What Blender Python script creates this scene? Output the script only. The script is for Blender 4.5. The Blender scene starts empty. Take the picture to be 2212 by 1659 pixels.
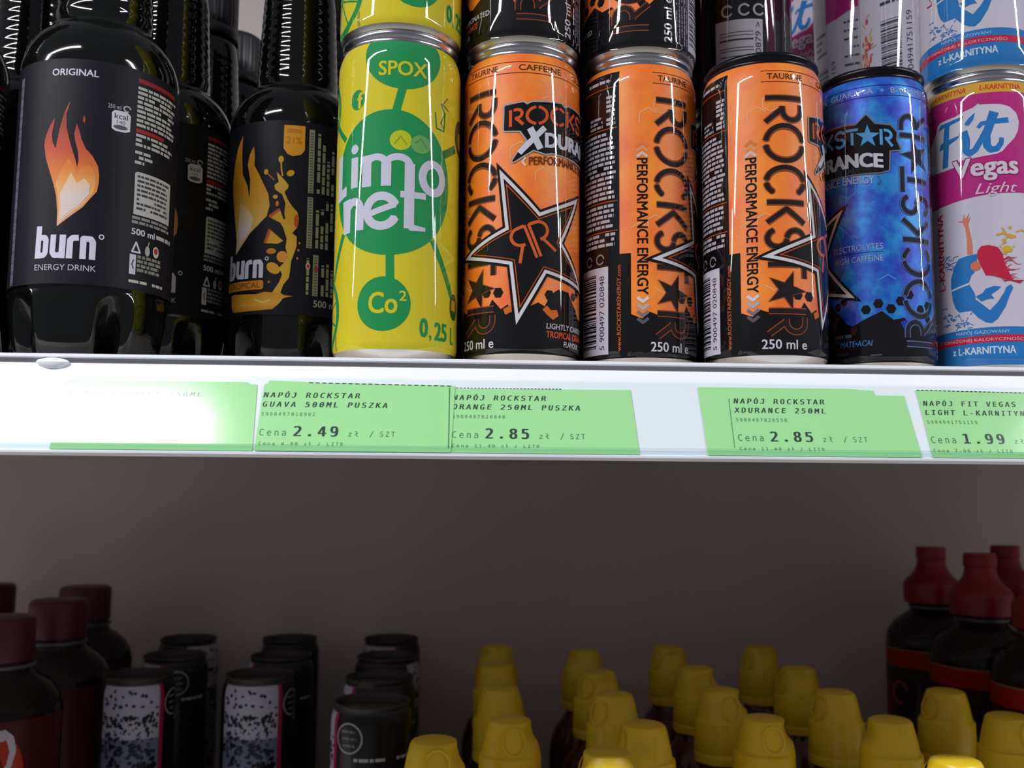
import bpy, bmesh, math, random, os
from mathutils import Vector, Matrix
from mathutils.geometry import tessellate_polygon
random.seed(7)
SC = bpy.context.scene
COL = SC.collection
PI = math.pi
# ------------------------------------------------------------------ camera
EYE = 1.25                                   # eye height above the shop floor, metres
FPX, PITCH, ROLL, YAW = 2130.0, math.atan((1050 - 829) / 2130.0), 0.0083, 0.049
cd = bpy.data.cameras.new('camera'); cam = bpy.data.objects.new('camera', cd); COL.objects.link(cam)
cd.sensor_width = 36.0; cd.lens = 36.0 * FPX / 2212.0; cd.clip_start = 0.01
cd.dof.use_dof = True; cd.dof.focus_distance = 0.43; cd.dof.aperture_fstop = 13.0
cam.matrix_world = (Matrix.Translation((0, 0, EYE)) @ Matrix.Rotation(-YAW, 4, 'Z') @
                    Matrix.Rotation(PI / 2 + PITCH, 4, 'X') @ Matrix.Rotation(ROLL, 4, 'Z'))
SC.camera = cam
# ------------------------------------------------------------------ light
SC.view_settings.view_transform = 'Standard'; SC.view_settings.look = 'None'
SC.view_settings.gamma = 1.0; SC.view_settings.use_curve_mapping = False
SC.view_settings.exposure = 0.0
w = bpy.data.worlds.new('world'); SC.world = w; w.use_nodes = True
w.node_tree.nodes['Background'].inputs[0].default_value = (0.86, 0.86, 1.0, 1)
w.node_tree.nodes['Background'].inputs[1].default_value = 0.15
def lamp(name, x, y, z, sx, sy, power, col=(0.95, 0.97, 1.0)):
    l = bpy.data.lights.new(name, 'AREA'); l.shape = 'RECTANGLE'; l.size = sx; l.size_y = sy
    l.energy = power; l.color = col
    o = bpy.data.objects.new(name, l); COL.objects.link(o); o.location = (x, y, EYE + z); return o
# two fluorescent tube lines hanging over the aisle in front of the shelves
lamp('tube_line_left', -1.30, -0.35, 0.80, 1.84, 0.065, 48)
lamp('tube_line_right', 1.75, -0.35, 0.80, 1.7, 0.06, 40)
lamp('tube_line_far_left', -5.2, -0.6, 1.3, 2.4, 0.12, 40)
lamp('tube_line_far_right', 5.4, -0.6, 1.3, 2.4, 0.12, 40)

# ------------------------------------------------------------------ colours and materials
def lin(c):
    return tuple(((x / 255.0) / 12.92 if x <= 10 else (((x / 255.0) + 0.055) / 1.055) ** 2.4) for x in c)
def bsdf(m): return m.node_tree.nodes['Principled BSDF']
def mat(name, rgb, rough=0.4, metal=0.0, coat=0.0, spec=0.5):
    m = bpy.data.materials.new(name); m.use_nodes = True; b = bsdf(m)
    b.inputs['Base Color'].default_value = (*lin(rgb), 1); b.inputs['Roughness'].default_value = rough
    b.inputs['Metallic'].default_value = metal; b.inputs['Coat Weight'].default_value = coat
    b.inputs['Coat Roughness'].default_value = 0.03; b.inputs['Specular IOR Level'].default_value = spec
    return m
def ink_mat(name, rough, metal=0.0, coat=0.0, cr=0.06, spec=0.5, gain=1.0):
    """printed surface: colour comes from the ink attribute of the mesh"""
    m = mat(name, (255, 255, 255), rough, metal, coat, spec); nt = m.node_tree
    a = nt.nodes.new('ShaderNodeAttribute'); a.attribute_name = 'ink'
    g = nt.nodes.new('ShaderNodeVectorMath'); g.operation = 'SCALE'; g.inputs['Scale'].default_value = gain
    nt.links.new(a.outputs['Color'], g.inputs[0]); nt.links.new(g.outputs[0], bsdf(m).inputs['Base Color']); bsdf(m).inputs['Coat Roughness'].default_value = cr
    return m
def mottle_mat(name, cols, scale, rough, metal, coat):
    m = mat(name, cols[0], rough, metal, coat); nt = m.node_tree
    tc = nt.nodes.new('ShaderNodeTexCoord'); n = nt.nodes.new('ShaderNodeTexNoise')
    n.inputs['Scale'].default_value = scale; n.inputs['Detail'].default_value = 4; n.inputs['Roughness'].default_value = 0.6
    r = nt.nodes.new('ShaderNodeValToRGB'); nt.links.new(tc.outputs['Object'], n.inputs['Vector'])
    nt.links.new(n.outputs['Fac'], r.inputs['Fac']); nt.links.new(r.outputs['Color'], bsdf(m).inputs['Base Color'])
    el = r.color_ramp.elements
    for i, (p, c) in enumerate(cols[1:]):
        e = el[i] if i < 2 else el.new(p)
        e.position = p; e.color = (*lin(c), 1)
    return m
M = {}
M['print'] = ink_mat('can_print', 0.5, 0.0, 1.0, 0.03, spec=0.05, gain=0.8)
M['dimprint'] = ink_mat('can_print_satin', 0.5, 0.0, 0.15, 0.2, spec=0.2, gain=0.9)
M['printflat'] = ink_mat('label_print', 0.5, 0.0, 0.0, spec=0.14, gain=0.85)
M['paper'] = ink_mat('tag_paper', 0.8, 0.0, 0.0, spec=0.2)
M['orange'] = mottle_mat('orange_print', [(235, 110, 30), (0.30, (230, 86, 14)), (0.68, (244, 140, 26))], 38, 0.5, 0.0, 1.0)
M['blue'] = mottle_mat('blue_print', [(30, 90, 210), (0.36, (26, 48, 178)), (0.64, (26, 134, 206)), (0.5, (12, 92, 196))], 95, 0.45, 0.25, 1.0)
M['yellow'] = mat('lemon_print', (204, 188, 40), 0.5, 0, 1.0, 0.06)
M['whitecan'] = mat('white_can_print', (196, 190, 204), 0.5, 0, 1.0, 0.06)
M['blackcan'] = mat('black_can_print', (16, 13, 16), 0.5, 0, 1.0, 0.06)
M['alu'] = mat('aluminium', (205, 205, 212), 0.22, 1.0)
M['darklid'] = mat('dark_lid', (24, 24, 32), 0.25, 0.6)
M['base'] = mat('can_base_coat', (226, 223, 216), 0.28, 1.0, 0.0)
M['pet'] = mat('dark_bottle', (9, 11, 9), 0.07, 0, 0.0, 0.55)
M['blackcap'] = mat('black_cap', (38, 37, 42), 0.38)
M['rail'] = mat('white_rail', (242, 243, 250), 0.45)
M['deck'] = mat('shelf_paint', (206, 198, 196), 0.5)
M['groove'] = mat('rail_groove', (168, 164, 170), 0.5)
M['panel'] = mat('back_panel_paint', (212, 202, 196), 0.6)
M['floor'] = mat('floor_tile', (150, 146, 140), 0.5)
M['ycap'] = mat('yellow_cap', (240, 204, 36), 0.38)
M['amber'] = mat('amber_bottle', (70, 28, 10), 0.15)
M['rcap'] = mat('red_cap', (138, 6, 28), 0.38)
M['rcapdark'] = mat('dark_red_cap', (72, 12, 26), 0.45)
M['juice'] = mat('dark_juice_bottle', (22, 5, 7), 0.2, spec=0.3)
M['neckring'] = mat('pale_neck_ring', (84, 80, 84), 0.3)
def clear_mat(name, tint, rough, gl):
    m = bpy.data.materials.new(name); m.use_nodes = True; nt = m.node_tree; nt.nodes.remove(bsdf(m))
    t = nt.nodes.new('ShaderNodeBsdfTransparent'); t.inputs[0].default_value = (*tint, 1)
    g = nt.nodes.new('ShaderNodeBsdfGlossy'); g.inputs['Roughness'].default_value = rough
    f = nt.nodes.new('ShaderNodeFresnel'); f.inputs['IOR'].default_value = gl
    mx = nt.nodes.new('ShaderNodeMixShader'); o = nt.nodes['Material Output']
    ge = nt.nodes.new('ShaderNodeNewGeometry'); mu = nt.nodes.new('ShaderNodeMath'); mu.operation = 'MULTIPLY_ADD'
    mu.inputs[1].default_value = -1.0; mu.inputs[2].default_value = 1.0; nt.links.new(ge.outputs['Backfacing'], mu.inputs[0])
    m2 = nt.nodes.new('ShaderNodeMath'); m2.operation = 'MULTIPLY'; nt.links.new(f.outputs[0], m2.inputs[0]); nt.links.new(mu.outputs[0], m2.inputs[1])
    nt.links.new(m2.outputs[0], mx.inputs[0]); nt.links.new(t.outputs[0], mx.inputs[1])
    nt.links.new(g.outputs[0], mx.inputs[2]); nt.links.new(mx.outputs[0], o.inputs[0])
    return m
M['clear'] = clear_mat('clear_plastic', (0.97, 0.985, 0.98), 0.14, 1.5)
M['cleardim'] = clear_mat('clear_plastic_bead', (0.88, 0.93, 0.93), 0.2, 1.5)

# ------------------------------------------------------------------ objects
def tag(o, label=None, cat=None, group=None, kind=None):
    if label: o['label'] = label
    if cat: o['category'] = cat
    if group: o['group'] = group
    if kind: o['kind'] = kind
    return o
def empty(name, loc, rz=0.0):
    o = bpy.data.objects.new(name, None); COL.objects.link(o); o.location = loc; o.rotation_euler = (0, 0, rz)
    o.empty_display_size = 0.01; return o
def children(o): return [c for c in bpy.data.objects if c.parent == o]
def copy_tree(o, parent=None):
    c = o.copy(); COL.objects.link(c)
    if parent: c.parent = parent
    for ch in children(o): copy_tree(ch, c)
    return c
class MB:
    """collects faces, links them as one mesh object"""
    def __init__(s): s.v = []; s.f = []; s.mi = []; s.col = []; s.n = []; s.mats = []
    def m(s, material):
        if material not in s.mats: s.mats.append(material)
        return s.mats.index(material)
    def add(s, pts, faces, material, cols=None, nrms=None):
        b = len(s.v); k = s.m(material); s.v += [tuple(p) for p in pts]
        s.f += [[b + i for i in f] for f in faces]; s.mi += [k] * len(faces)
        s.col += cols if cols else [(1, 1, 1)] * len(pts)
        s.n += nrms if nrms else [None] * len(pts)
    def box(s, x0, x1, y0, y1, z0, z1, material):
        p = [(x, y, z) for x in (x0, x1) for y in (y0, y1) for z in (z0, z1)]
        s.add(p, [(0, 1, 3, 2), (4, 6, 7, 5), (0, 4, 5, 1), (2, 3, 7, 6), (0, 2, 6, 4), (1, 5, 7, 3)], material)
    def prism(s, poly, x0, x1, material):
        """extrude a (y,z) outline along x"""
        n = len(poly); p = [(x0, y, z) for y, z in poly] + [(x1, y, z) for y, z in poly]
        f = [(i, (i + 1) % n, n + (i + 1) % n, n + i) for i in range(n)]
        t = tessellate_polygon([[Vector((y, z, 0)) for y, z in poly]])
        f += [tuple(a) for a in t] + [tuple(n + i for i in a)[::-1] for a in t]
        s.add(p, f, material)
    def lathe(s, prof, material, seg=64, mod=None, close=True, smooth_n=False):
        """profile of (r,z) in metres, turned about z; mod(r,z,angle)->r"""
        P = []; N = []
        for k, (r, z) in enumerate(prof):
            a = prof[max(k - 1, 0)]; b = prof[min(k + 1, len(prof) - 1)]
            dr, dz = b[0] - a[0], b[1] - a[1]; L = math.hypot(dr, dz) or 1
            for i in range(seg):
                t = 2 * PI * i / seg; rr = mod(r, z, t) if mod else r
                P.append((rr * math.sin(t), -rr * math.cos(t), z))
                N.append((dz / L * math.sin(t), -dz / L * math.cos(t), -dr / L))
        F = []
        for k in range(len(prof) - 1):
            for i in range(seg):
                j = (i + 1) % seg
                F.append((k * seg + i, k * seg + j, (k + 1) * seg + j, (k + 1) * seg + i))
        if close:
            if prof[0][0] > 1e-6: F.append(tuple(range(seg))[::-1])
            if prof[-1][0] > 1e-6: F.append(tuple((len(prof) - 1) * seg + i for i in range(seg)))
        s.add(P, F, material, None, N if smooth_n else None)
    def build(s, name, parent=None, smooth=True, angle=38, ink=False, custom=False):
        me = bpy.data.meshes.new(name); me.from_pydata(s.v, [], s.f); 
        for m_ in s.mats: me.materials.append(m_)
        me.polygons.foreach_set('material_index', s.mi)
        if ink:
            a = me.attributes.new('ink', 'FLOAT_COLOR', 'POINT')
            a.data.foreach_set('color', [x for c in s.col for x in (c[0], c[1], c[2], 1.0)])
        me.update()
        if smooth:
            me.polygons.foreach_set('use_smooth', [True] * len(me.polygons))
            if custom: me.normals_split_custom_set_from_vertices([Vector(n) if n else Vector((0, 0, 1)) for n in s.n])
            else: me.set_sharp_from_angle(angle=math.radians(angle))
        o = bpy.data.objects.new(name, me); COL.objects.link(o)
        if parent: o.parent = parent
        return o

# ------------------------------------------------------------------ flat artwork (millimetres), later laid on cans, labels, tags
FD = os.path.join(bpy.utils.resource_path('LOCAL'), 'datafiles', 'fonts')
def font(fn):
    try: return bpy.data.fonts.load(os.path.join(FD, fn))
    except Exception: return None
FONTS = {'sans': None, 'mono': font('DejaVuSansMono.woff2')}
_tc = {}
def text_tris(s, fnt='sans', bold=0.0, shear=0.0):
    """triangles of a string, font units, from Blender's own text"""
    k = (s, fnt, bold, shear)
    if k in _tc: return _tc[k]
    cu = bpy.data.curves.new('t', 'FONT'); cu.body = s; cu.resolution_u = 3; cu.offset = bold; cu.shear = shear
    if FONTS.get(fnt): cu.font = FONTS[fnt]
    o = bpy.data.objects.new('t', cu); COL.objects.link(o); dg = bpy.context.evaluated_depsgraph_get(); dg.update()
    ev = o.evaluated_get(dg); me = ev.to_mesh(); me.calc_loop_triangles()
    vs = [(v.co.x, v.co.y) for v in me.vertices]
    tr = [[vs[i] for i in t.vertices] for t in me.loop_triangles]
    ev.to_mesh_clear(); bpy.data.objects.remove(o); bpy.data.curves.remove(cu)
    _tc[k] = tr; return tr
class Art:
    def __init__(s): s.it = []; s.fr = (0, 0, 0.0)
    def frame(s, x=0, y=0, deg=0): s.fr = (x, y, math.radians(deg)); return s
    def T(s, p):
        x, y, a = s.fr; c, q = math.cos(a), math.sin(a); return (x + p[0] * c - p[1] * q, y + p[0] * q + p[1] * c)
    def conv(s, pts, col, L, micro=True):
        pts = [s.T(p) for p in pts]
        if sum(p[0] * q[1] - q[0] * p[1] for p, q in zip(pts, pts[1:] + pts[:1])) < 0: pts = pts[::-1]
        s.k = getattr(s, 'k', 0) + 1; L = L + ((s.k % 12) * 0.05 if micro else 0.0)
        s.it.append((L, [(p[0], p[1], *(col(p) if callable(col) else lin(col))) for p in pts]))
    def poly(s, pts, col, L, holes=()):
        loops = [[Vector((x, y, 0)) for x, y in pts]] + [[Vector((x, y, 0)) for x, y in h] for h in holes]
        allp = [p for l in loops for p in l]
        for t in tessellate_polygon(loops): s.conv([(allp[i].x, allp[i].y) for i in t], col, L)
        return s
    def rect(s, x0, x1, y0, y1, col, L): s.conv([(x0, y0), (x1, y0), (x1, y1), (x0, y1)], col, L); return s
    def ell(s, x, y, rx, ry, col, L, n=40, rot=0):
        c, q = math.cos(rot), math.sin(rot)
        e = [(rx * math.cos(2 * PI * i / n), ry * math.sin(2 * PI * i / n)) for i in range(n)]
        s.conv([(x + a * c - b * q, y + a * q + b * c) for a, b in e], col, L); return s
    def stroke(s, pts, wd, col, L, closed=False, w1=None, round_=True):
        P = list(pts) + ([pts[0]] if closed else [])
        n = len(P) - 1
        for i in range(n):
            (x0, y0), (x1, y1) = P[i], P[i + 1]; d = math.hypot(x1 - x0, y1 - y0)
            if d < 1e-6: continue
            nx, ny = -(y1 - y0) / d, (x1 - x0) / d
            wa = wd if w1 is None else wd + (w1 - wd) * i / n; wb = wd if w1 is None else wd + (w1 - wd) * (i + 1) / n
            s.conv([(x0 - nx * wa / 2, y0 - ny * wa / 2), (x1 - nx * wb / 2, y1 - ny * wb / 2), (x1 + nx * wb / 2, y1 + ny * wb / 2), (x0 + nx * wa / 2, y0 + ny * wa / 2)], col, L)
            if round_ and (i > 0 or closed): s.ell(x0, y0, wa / 2, wa / 2, col, L, 10)
        return s
    def arc(s, x, y, rx, ry, a0, a1, wd, col, L, n=24):
        return s.stroke([(x + rx * math.cos(math.radians(a0 + (a1 - a0) * i / n)), y + ry * math.sin(math.radians(a0 + (a1 - a0) * i / n))) for i in range(n + 1)], wd, col, L)
    def text(s, t, x0, x1, y0, y1, col, L, fnt='sans', bold=0.0, shear=0.0):
        """fit the string's outline box into x0..x1, y0..y1; bold thickens the strokes"""
        tr = text_tris(t, fnt, 0.0, shear)
        if not tr: return s
        xs = [p[0] for q in tr for p in q]; ys = [p[1] for q in tr for p in q]
        ax, bx, ay, by = min(xs), max(xs), min(ys), max(ys); d = bold * 1.25 * (y1 - y0); e = d * 0.6
        x0 += d; x1 -= d; y0 += e; y1 -= e
        for ci, (dx, dy) in enumerate(((0, 0),) if bold <= 0 else ((-d, -e), (d, -e), (-d, e), (d, e), (0, 0)) + (((-d, 0), (d, 0), (0, e), (0, -e)) if bold > 0.035 else ())):
            for q in tr: s.conv([(dx + x0 + (p[0] - ax) / (bx - ax) * (x1 - x0), dy + y0 + (p[1] - ay) / (by - ay) * (y1 - y0)) for p in q], col, L + 0.07 * ci, False)
        return s
    def greek(s, x0, x1, y0, y1, pitch, h, col, L, seed=1, dens=0.85, ragged=0.25):
        """unreadable fine print as rows of small marks"""
        rnd = random.Random(seed); y = y1 - h
        while y >= y0 - 1e-6:
            x = x0; xe = x1 - rnd.random() * ragged * (x1 - x0)
            while x < xe:
                wl = min(h * rnd.uniform(0.9, 4.0), xe - x)
                if rnd.random() < dens: s.rect(x, x + wl, y, y + h, col, L)
                x += wl + h * 0.45
            y -= pitch
        return s
    def star(s, x, y, R, rot, col, L, inner=0.385):
        p = []
        for i in range(10):
            r = R if i % 2 == 0 else R * inner; a = math.radians(rot + 36 * i)
            p.append((x + r * math.cos(a), y + r * math.sin(a)))
        return s.poly(p, col, L)
    def barcode(s, x0, x1, y0, y1, col, L, seed=3, along='y'):
        rnd = random.Random(seed); a, b = (y0, y1) if along == 'y' else (x0, x1); t = a
        while t < b - 0.2:
            wl = rnd.choice([0.33, 0.33, 0.66, 0.99]); wl = min(wl, b - t)
            if along == 'y': s.rect(x0, x1, t, t + wl, col, L)
            else: s.rect(t, t + wl, y0, y1, col, L)
            t += wl + rnd.choice([0.33, 0.33, 0.66, 0.99])
        return s
def grad(stops):
    """colour along the height of the printed sheet"""
    st = [(v, lin(c)) for v, c in stops]
    def f(p):
        v = p[1]
        if v <= st[0][0]: return st[0][1]
        for (a, ca), (b, cb) in zip(st, st[1:]):
            if v <= b: t = (v - a) / (b - a); return tuple(x + (y - x) * t for x, y in zip(ca, cb))
        return st[-1][1]
    return f
def clip(poly, ax, lo, hi):
    for sgn, lim in ((1, lo), (-1, -hi)):
        out = []; n = len(poly)
        for i in range(n):
            a, b = poly[i], poly[(i + 1) % n]; da, db = sgn * a[ax] - lim, sgn * b[ax] - lim
            if da >= 0: out.append(a)
            if (da >= 0) != (db >= 0):
                t = da / (da - db); out.append(tuple(p + (q - p) * t for p, q in zip(a, b)))
        poly = out
        if len(poly) < 3: return []
    return poly
def wrap(mb, art, prof, r0, material, step=1.6, eps=0.05, shift=0.0):
    """lay the artwork on a body of revolution; prof: (r,z) mm sorted by z"""
    vs = [z for r, z in prof]
    def R(v):
        if v <= vs[0]: return prof[0][0], 0.0
        for (ra, za), (rb, zb) in zip(prof, prof[1:]):
            if v <= zb: return ra + (rb - ra) * (v - za) / (zb - za), (rb - ra) / (zb - za)
        return prof[-1][0], 0.0
    for L, poly in art.it:
        x0 = min(p[0] for p in poly); x1 = max(p[0] for p in poly); y0 = min(p[1] for p in poly); y1 = max(p[1] for p in poly)
        ycuts = [vs[0]] + [z for z in vs if y0 < z < y1 and vs[0] < z < vs[-1]] + [vs[-1]]
        for ya, yb in zip(ycuts, ycuts[1:]):
            if yb < y0 or ya > y1: continue
            band = clip(poly, 1, ya, yb)
            if len(band) < 3: continue
            k = math.floor(x0 / step)
            while k * step < x1:
                q = clip(band, 0, k * step, (k + 1) * step) if (x1 - x0) > step * 0.6 or k * step > x0 - step else band
                k += 1
                if len(q) < 3: continue
                P = []; N = []; C = []
                for p in q:
                    r, sl = R(p[1]); t = (p[0] + shift) / r0; l = math.hypot(1, sl); n = (math.sin(t) / l, -math.cos(t) / l, -sl / l)
                    e = eps * (L + 1); rr = r
                    P.append(((rr * math.sin(t) + n[0] * e) / 1000, (-rr * math.cos(t) + n[1] * e) / 1000, (p[1] + n[2] * e) / 1000))
                    N.append(n); C.append(p[2:5])
                mb.add(P, [tuple(range(len(P)))], material, C, N)
# ------------------------------------------------------------------ heights
DECK = EYE + 0.0507            # top of the upper shelf
LOW = EYE - 0.281              # top of the lower shelf
# ------------------------------------------------------------------ setting
def structure(name, mb, smooth=False): o = mb.build(name, None, smooth); tag(o, kind='structure'); return o
b = MB(); b.box(-3.2, 3.2, -3.4, 1.06, -0.05, 0.0, M['floor']); structure('floor', b)
b = MB(); b.box(-1.6, 1.9, 1.0, 1.03, 0.0, 2.3, M['panel']); structure('wall_back', b)
# upper shelf
RT = Vector((0, 0.400, EYE + 0.0475)); RU = Vector((0, 0.35720536, 0.93402587)) * 0.001; RN = Vector((0, -0.93402587, 0.35720536)) * 0.001
def rail(x, t, off=0.0): return Vector((x * 0.001, 0, 0)) + RT + RU * t + RN * off
sh = tag(empty('store_shelf', (0.1, 0.7, DECK - 0.02)), 'upper white shop shelf carrying the cans and dark bottles', 'shelf')
def local(mb, root): mb.v = [(p[0] - root.location.x, p[1] - root.location.y, p[2] - root.location.z) for p in mb.v]; return mb
X0, X1 = -1.15, 1.45
b = MB(); b.box(X0, X1, 0.4035, 0.999, DECK - 0.020, DECK, M['deck']); local(b, sh).build('deck', sh, False)
b = MB(); b.prism([(0.4055, EYE + 0.0496), (0.4055, DECK), (0.3990, DECK + 0.0006), (0.3980, DECK + 0.0002), (0.3980, EYE + 0.0500), (0.3988, EYE + 0.0496)], X0, X1, M['rail']); local(b, sh).build('front_lip', sh, False)
b = MB(); b.prism([(0.4034, EYE + 0.0470), (0.4034, EYE + 0.0500), (0.3996, EYE + 0.0497), (0.4004, EYE + 0.0470)], X0, X1, M['groove']); local(b, sh).build('rail_groove', sh, False)
p = [rail(0, 0.3, -0.2), rail(0, 0, 0), rail(0, -37.4, 0), rail(0, -38.0, 0.6), rail(0, -38.6, 0.2), rail(0, -38.6, -3), rail(0, -2, -3.2), rail(0, 0.3, -2.2)]
b = MB(); b.prism([(q.y, q.z) for q in p], X0, X1, M['rail']); local(b, sh).build('price_rail', sh, False)
p = [rail(0, -5.2, 0.02), rail(0, -5.2, 1.2), rail(0, -35.0, 1.5), rail(0, -35.0, 1.1), rail(0, -6.0, 0.8)]
b = MB(); b.prism([(q.y, q.z) for q in p], X0, X1, M['clear']); local(b, sh).build('clear_cover', sh, False)
p = [rail(0, -35.0, 1.0), rail(0, -35.1, 2.0), rail(0, -36.0, 2.4), rail(0, -37.2, 2.2), rail(0, -37.6, 1.2), rail(0, -36.4, 0.9)]
b = MB(); b.prism([(q.y, q.z) for q in p], X0, X1, M['cleardim']); local(b, sh).build('cover_bead', sh, False)
b = MB(); b.lathe([(0.0001, -0.0035), (0.003, -0.003), (0.0058, -0.0012), (0.0066, 0.0), (0.0058, 0.0012), (0.003, 0.0022), (0.0001, 0.0025)], M['rail'], 24, close=False)
c = b.build('rail_clip', sh); c.location = Vector((-0.164, 0.3992, EYE + 0.0478)) - sh.location; c.scale = (1, 0.35, 0.75)
# lower shelf
sl = tag(empty('store_shelf', (0.1, 0.7, LOW - 0.02)), 'lower white shop shelf in shade carrying the capped bottles', 'shelf')
b = MB(); b.box(X0, X1, 0.4035, 0.999, LOW - 0.020, LOW, M['deck']); local(b, sl).build('deck', sl, False)
b = MB(); b.box(X0, X1, 0.397, 0.4034, LOW - 0.038, LOW, M['rail']); local(b, sl).build('price_rail', sl, False)

# ------------------------------------------------------------------ price tags
GREEN = (172, 229, 160); INK = (52, 72, 66); INK2 = (84, 128, 96)
def price_tag(label, outline, draw, off=0.35, edge=None):
    a = Art(); a.poly(outline, GREEN, 0); draw(a)
    cx = sum(q[0] for q in outline) / len(outline); cy = sum(q[1] for q in outline) / len(outline)
    o0 = rail(cx, cy, off); mb = MB()
    for L, poly in a.it:
        mb.add([rail(q[0], q[1], off + 0.04 * L) - o0 for q in poly], [tuple(range(len(poly)))], M['paper'], [q[2:5] for q in poly])
    # paper thickness
    n = len(outline); back = [rail(x, y, off - 0.12) - o0 for x, y in outline]; fr = [rail(x, y, off) - o0 for x, y in outline]
    mb.add(back + fr, [(i, (i + 1) % n, n + (i + 1) % n, n + i) for i in range(n)], M['paper'], [lin(GREEN)] * (2 * n))
    for t in tessellate_polygon([[Vector((x, y, 0)) for x, y in outline]]): mb.add([back[i] for i in t][::-1], [(0, 1, 2)], M['paper'], [lin(GREEN)] * 3)
    o = mb.build('price_tag', None, False, ink=True); o.location = o0
    return tag(o, label, 'price tag', 'green price tags in the shelf rail')
def mono(a, s, x0, pitch, y0, h, col=INK, L=2, bold=0.012, shear=0.16):
    """typewriter line: each character in its own cell"""
    for i, ch in enumerate(s):
        if ch == ' ': continue
        tr = text_tris(ch, 'mono', 0.0, shear); k = h / 0.73; cw = pitch / 0.602
        for ci, dx in enumerate((0,) if bold <= 0 else (-bold, bold)):
            for q in tr: a.conv([(x0 + i * pitch + (p[0] + dx) * cw, y0 + p[1] * k) for p in q], col, L + 0.1 * ci, False)
def dash_edge(a, x0, y0, x1, y1, n=22):
    for i in range(n):
        t0, t1 = i / n, (i + 0.62) / n
        a.stroke([(x0 + (x1 - x0) * t0, y0 + (y1 - y0) * t0), (x0 + (x1 - x0) * t1, y0 + (y1 - y0) * t1)], 0.35, INK, 3)
def body(a, x0, l1, l2, ean, price, unit, p1=2.78):
    mono(a, l1, x0, p1, -14.3, 3.1, INK, 2, 0.02); mono(a, l2, x0, p1, -18.4, 3.1, INK, 2, 0.02)
    mono(a, ean, x0 + 0.1, 1.66, -22.3, 2.0, INK2, 2, 0.0, 0.0)
    mono(a, 'Cena', x0, 2.9, -30.9, 3.9, INK2, 2, 0.0, 0.0)
    mono(a, price, x0 + 13.2, 4.75, -31.0, 6.0, INK, 2, 0.03, 0.0)
    mono(a, 'z\u0142', x0 + 34.4, 2.6, -30.9, 3.0, INK2, 2, 0.0, 0.0); mono(a, '/', x0 + 42.8, 2.8, -30.9, 3.4, INK2, 2, 0.0, 0.0)
    mono(a, 'SZT', x0 + 46.8, 2.25, -30.9, 3.1, INK2, 2, 0.0, 0.0)
    mono(a, unit, x0 + 0.2, 1.75, -34.9, 1.9, INK2, 2, 0.0, 0.0)
def d1(a):
    mono(a, 'NAP\u00d3J LIMONET 250ML', -155.4, 2.76, -14.3, 2.7, INK2)
    mono(a, '/', -111.6, 2.8, -30.6, 3.4, INK2, 2, 0, 0); mono(a, 'SZT', -108.8, 2.25, -30.6, 3.1, INK2, 2, 0, 0)
    a.ell(-143.9, -21.9, 0.9, 0.42, (60, 60, 60), 2, rot=0.5)
price_tag('pale green price tag at the left end of the rail, washed out by glare', [(-157.6, -7.7), (-86.5, -7.5), (-85.2, -8.5), (-82.5, -8.5), (-81.4, -37.2), (-158.2, -37.2)], d1)
def d2(a):
    body(a, -79.6, 'NAP\u00d3J ROCKSTAR', 'GUAVA 500ML PUSZKA', '5900497018982', '2.49', 'Cena 4.98 z\u0142 / LITR')
    dash_edge(a, -62, -7.6, -4.2, -8.3); a.rect(-5.9, -5.5, -35.5, -9, INK2, 2)
price_tag('green price tag reading 2.49 under the yellow lemon can', [(-77.9, -6.7), (-54.3, -7.5), (-3.5, -8.1), (-4.7, -37.2), (-80.7, -37.2), (-79.6, -8.4), (-78.2, -8.4)], d2, 0.62)
def d3(a):
    body(a, -4.6, 'NAP\u00d3J ROCKSTAR', 'ORANGE 250ML PUSZKA', '5900497020848', '2.85', 'Cena 11.40 z\u0142 / LITR', 2.74)
    a.rect(-4.6, -4.3, -35.5, -9.5, INK2, 2); dash_edge(a, -3, -9.0, 40, -8.9, 30)
price_tag('green price tag reading 2.85 beside the 2.49 tag', [(-8, -9.3), (67.8, -8.8), (69.6, -37.2), (-8, -37.2)], d3, 0.35)
def d4(a):
    body(a, 109.5, 'NAP\u00d3J ROCKSTAR', 'XDURANCE 250ML', '5900497020558', '2.85', 'Cena 11.40 z\u0142 / LITR', 2.74)
    a.rect(107.7, 107.95, -34, -12, INK2, 2)
price_tag('green price tag reading 2.85 standing alone under the blue can', [(95.6, -7.1), (158.0, -7.0), (168.7, -7.7), (169.1, -9.8), (181.2, -9.9), (183.4, -37.2), (96.9, -37.2)], d4)
def d5(a):
    body(a, 188.3, 'NAP\u00d3J FIT VEGAS', 'LIGHT L-KARNITYNA', '5904941751159', '1.99', 'Cena 7.96 z\u0142 / LITR', 2.66)
    dash_edge(a, 187, -7.2, 262, -8.2, 40)
price_tag('green price tag reading 1.99 at the right end of the rail', [(186.8, -7.0), (262.6, -8.0), (264.1, -37.2), (187.9, -37.2)], d5)

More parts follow.
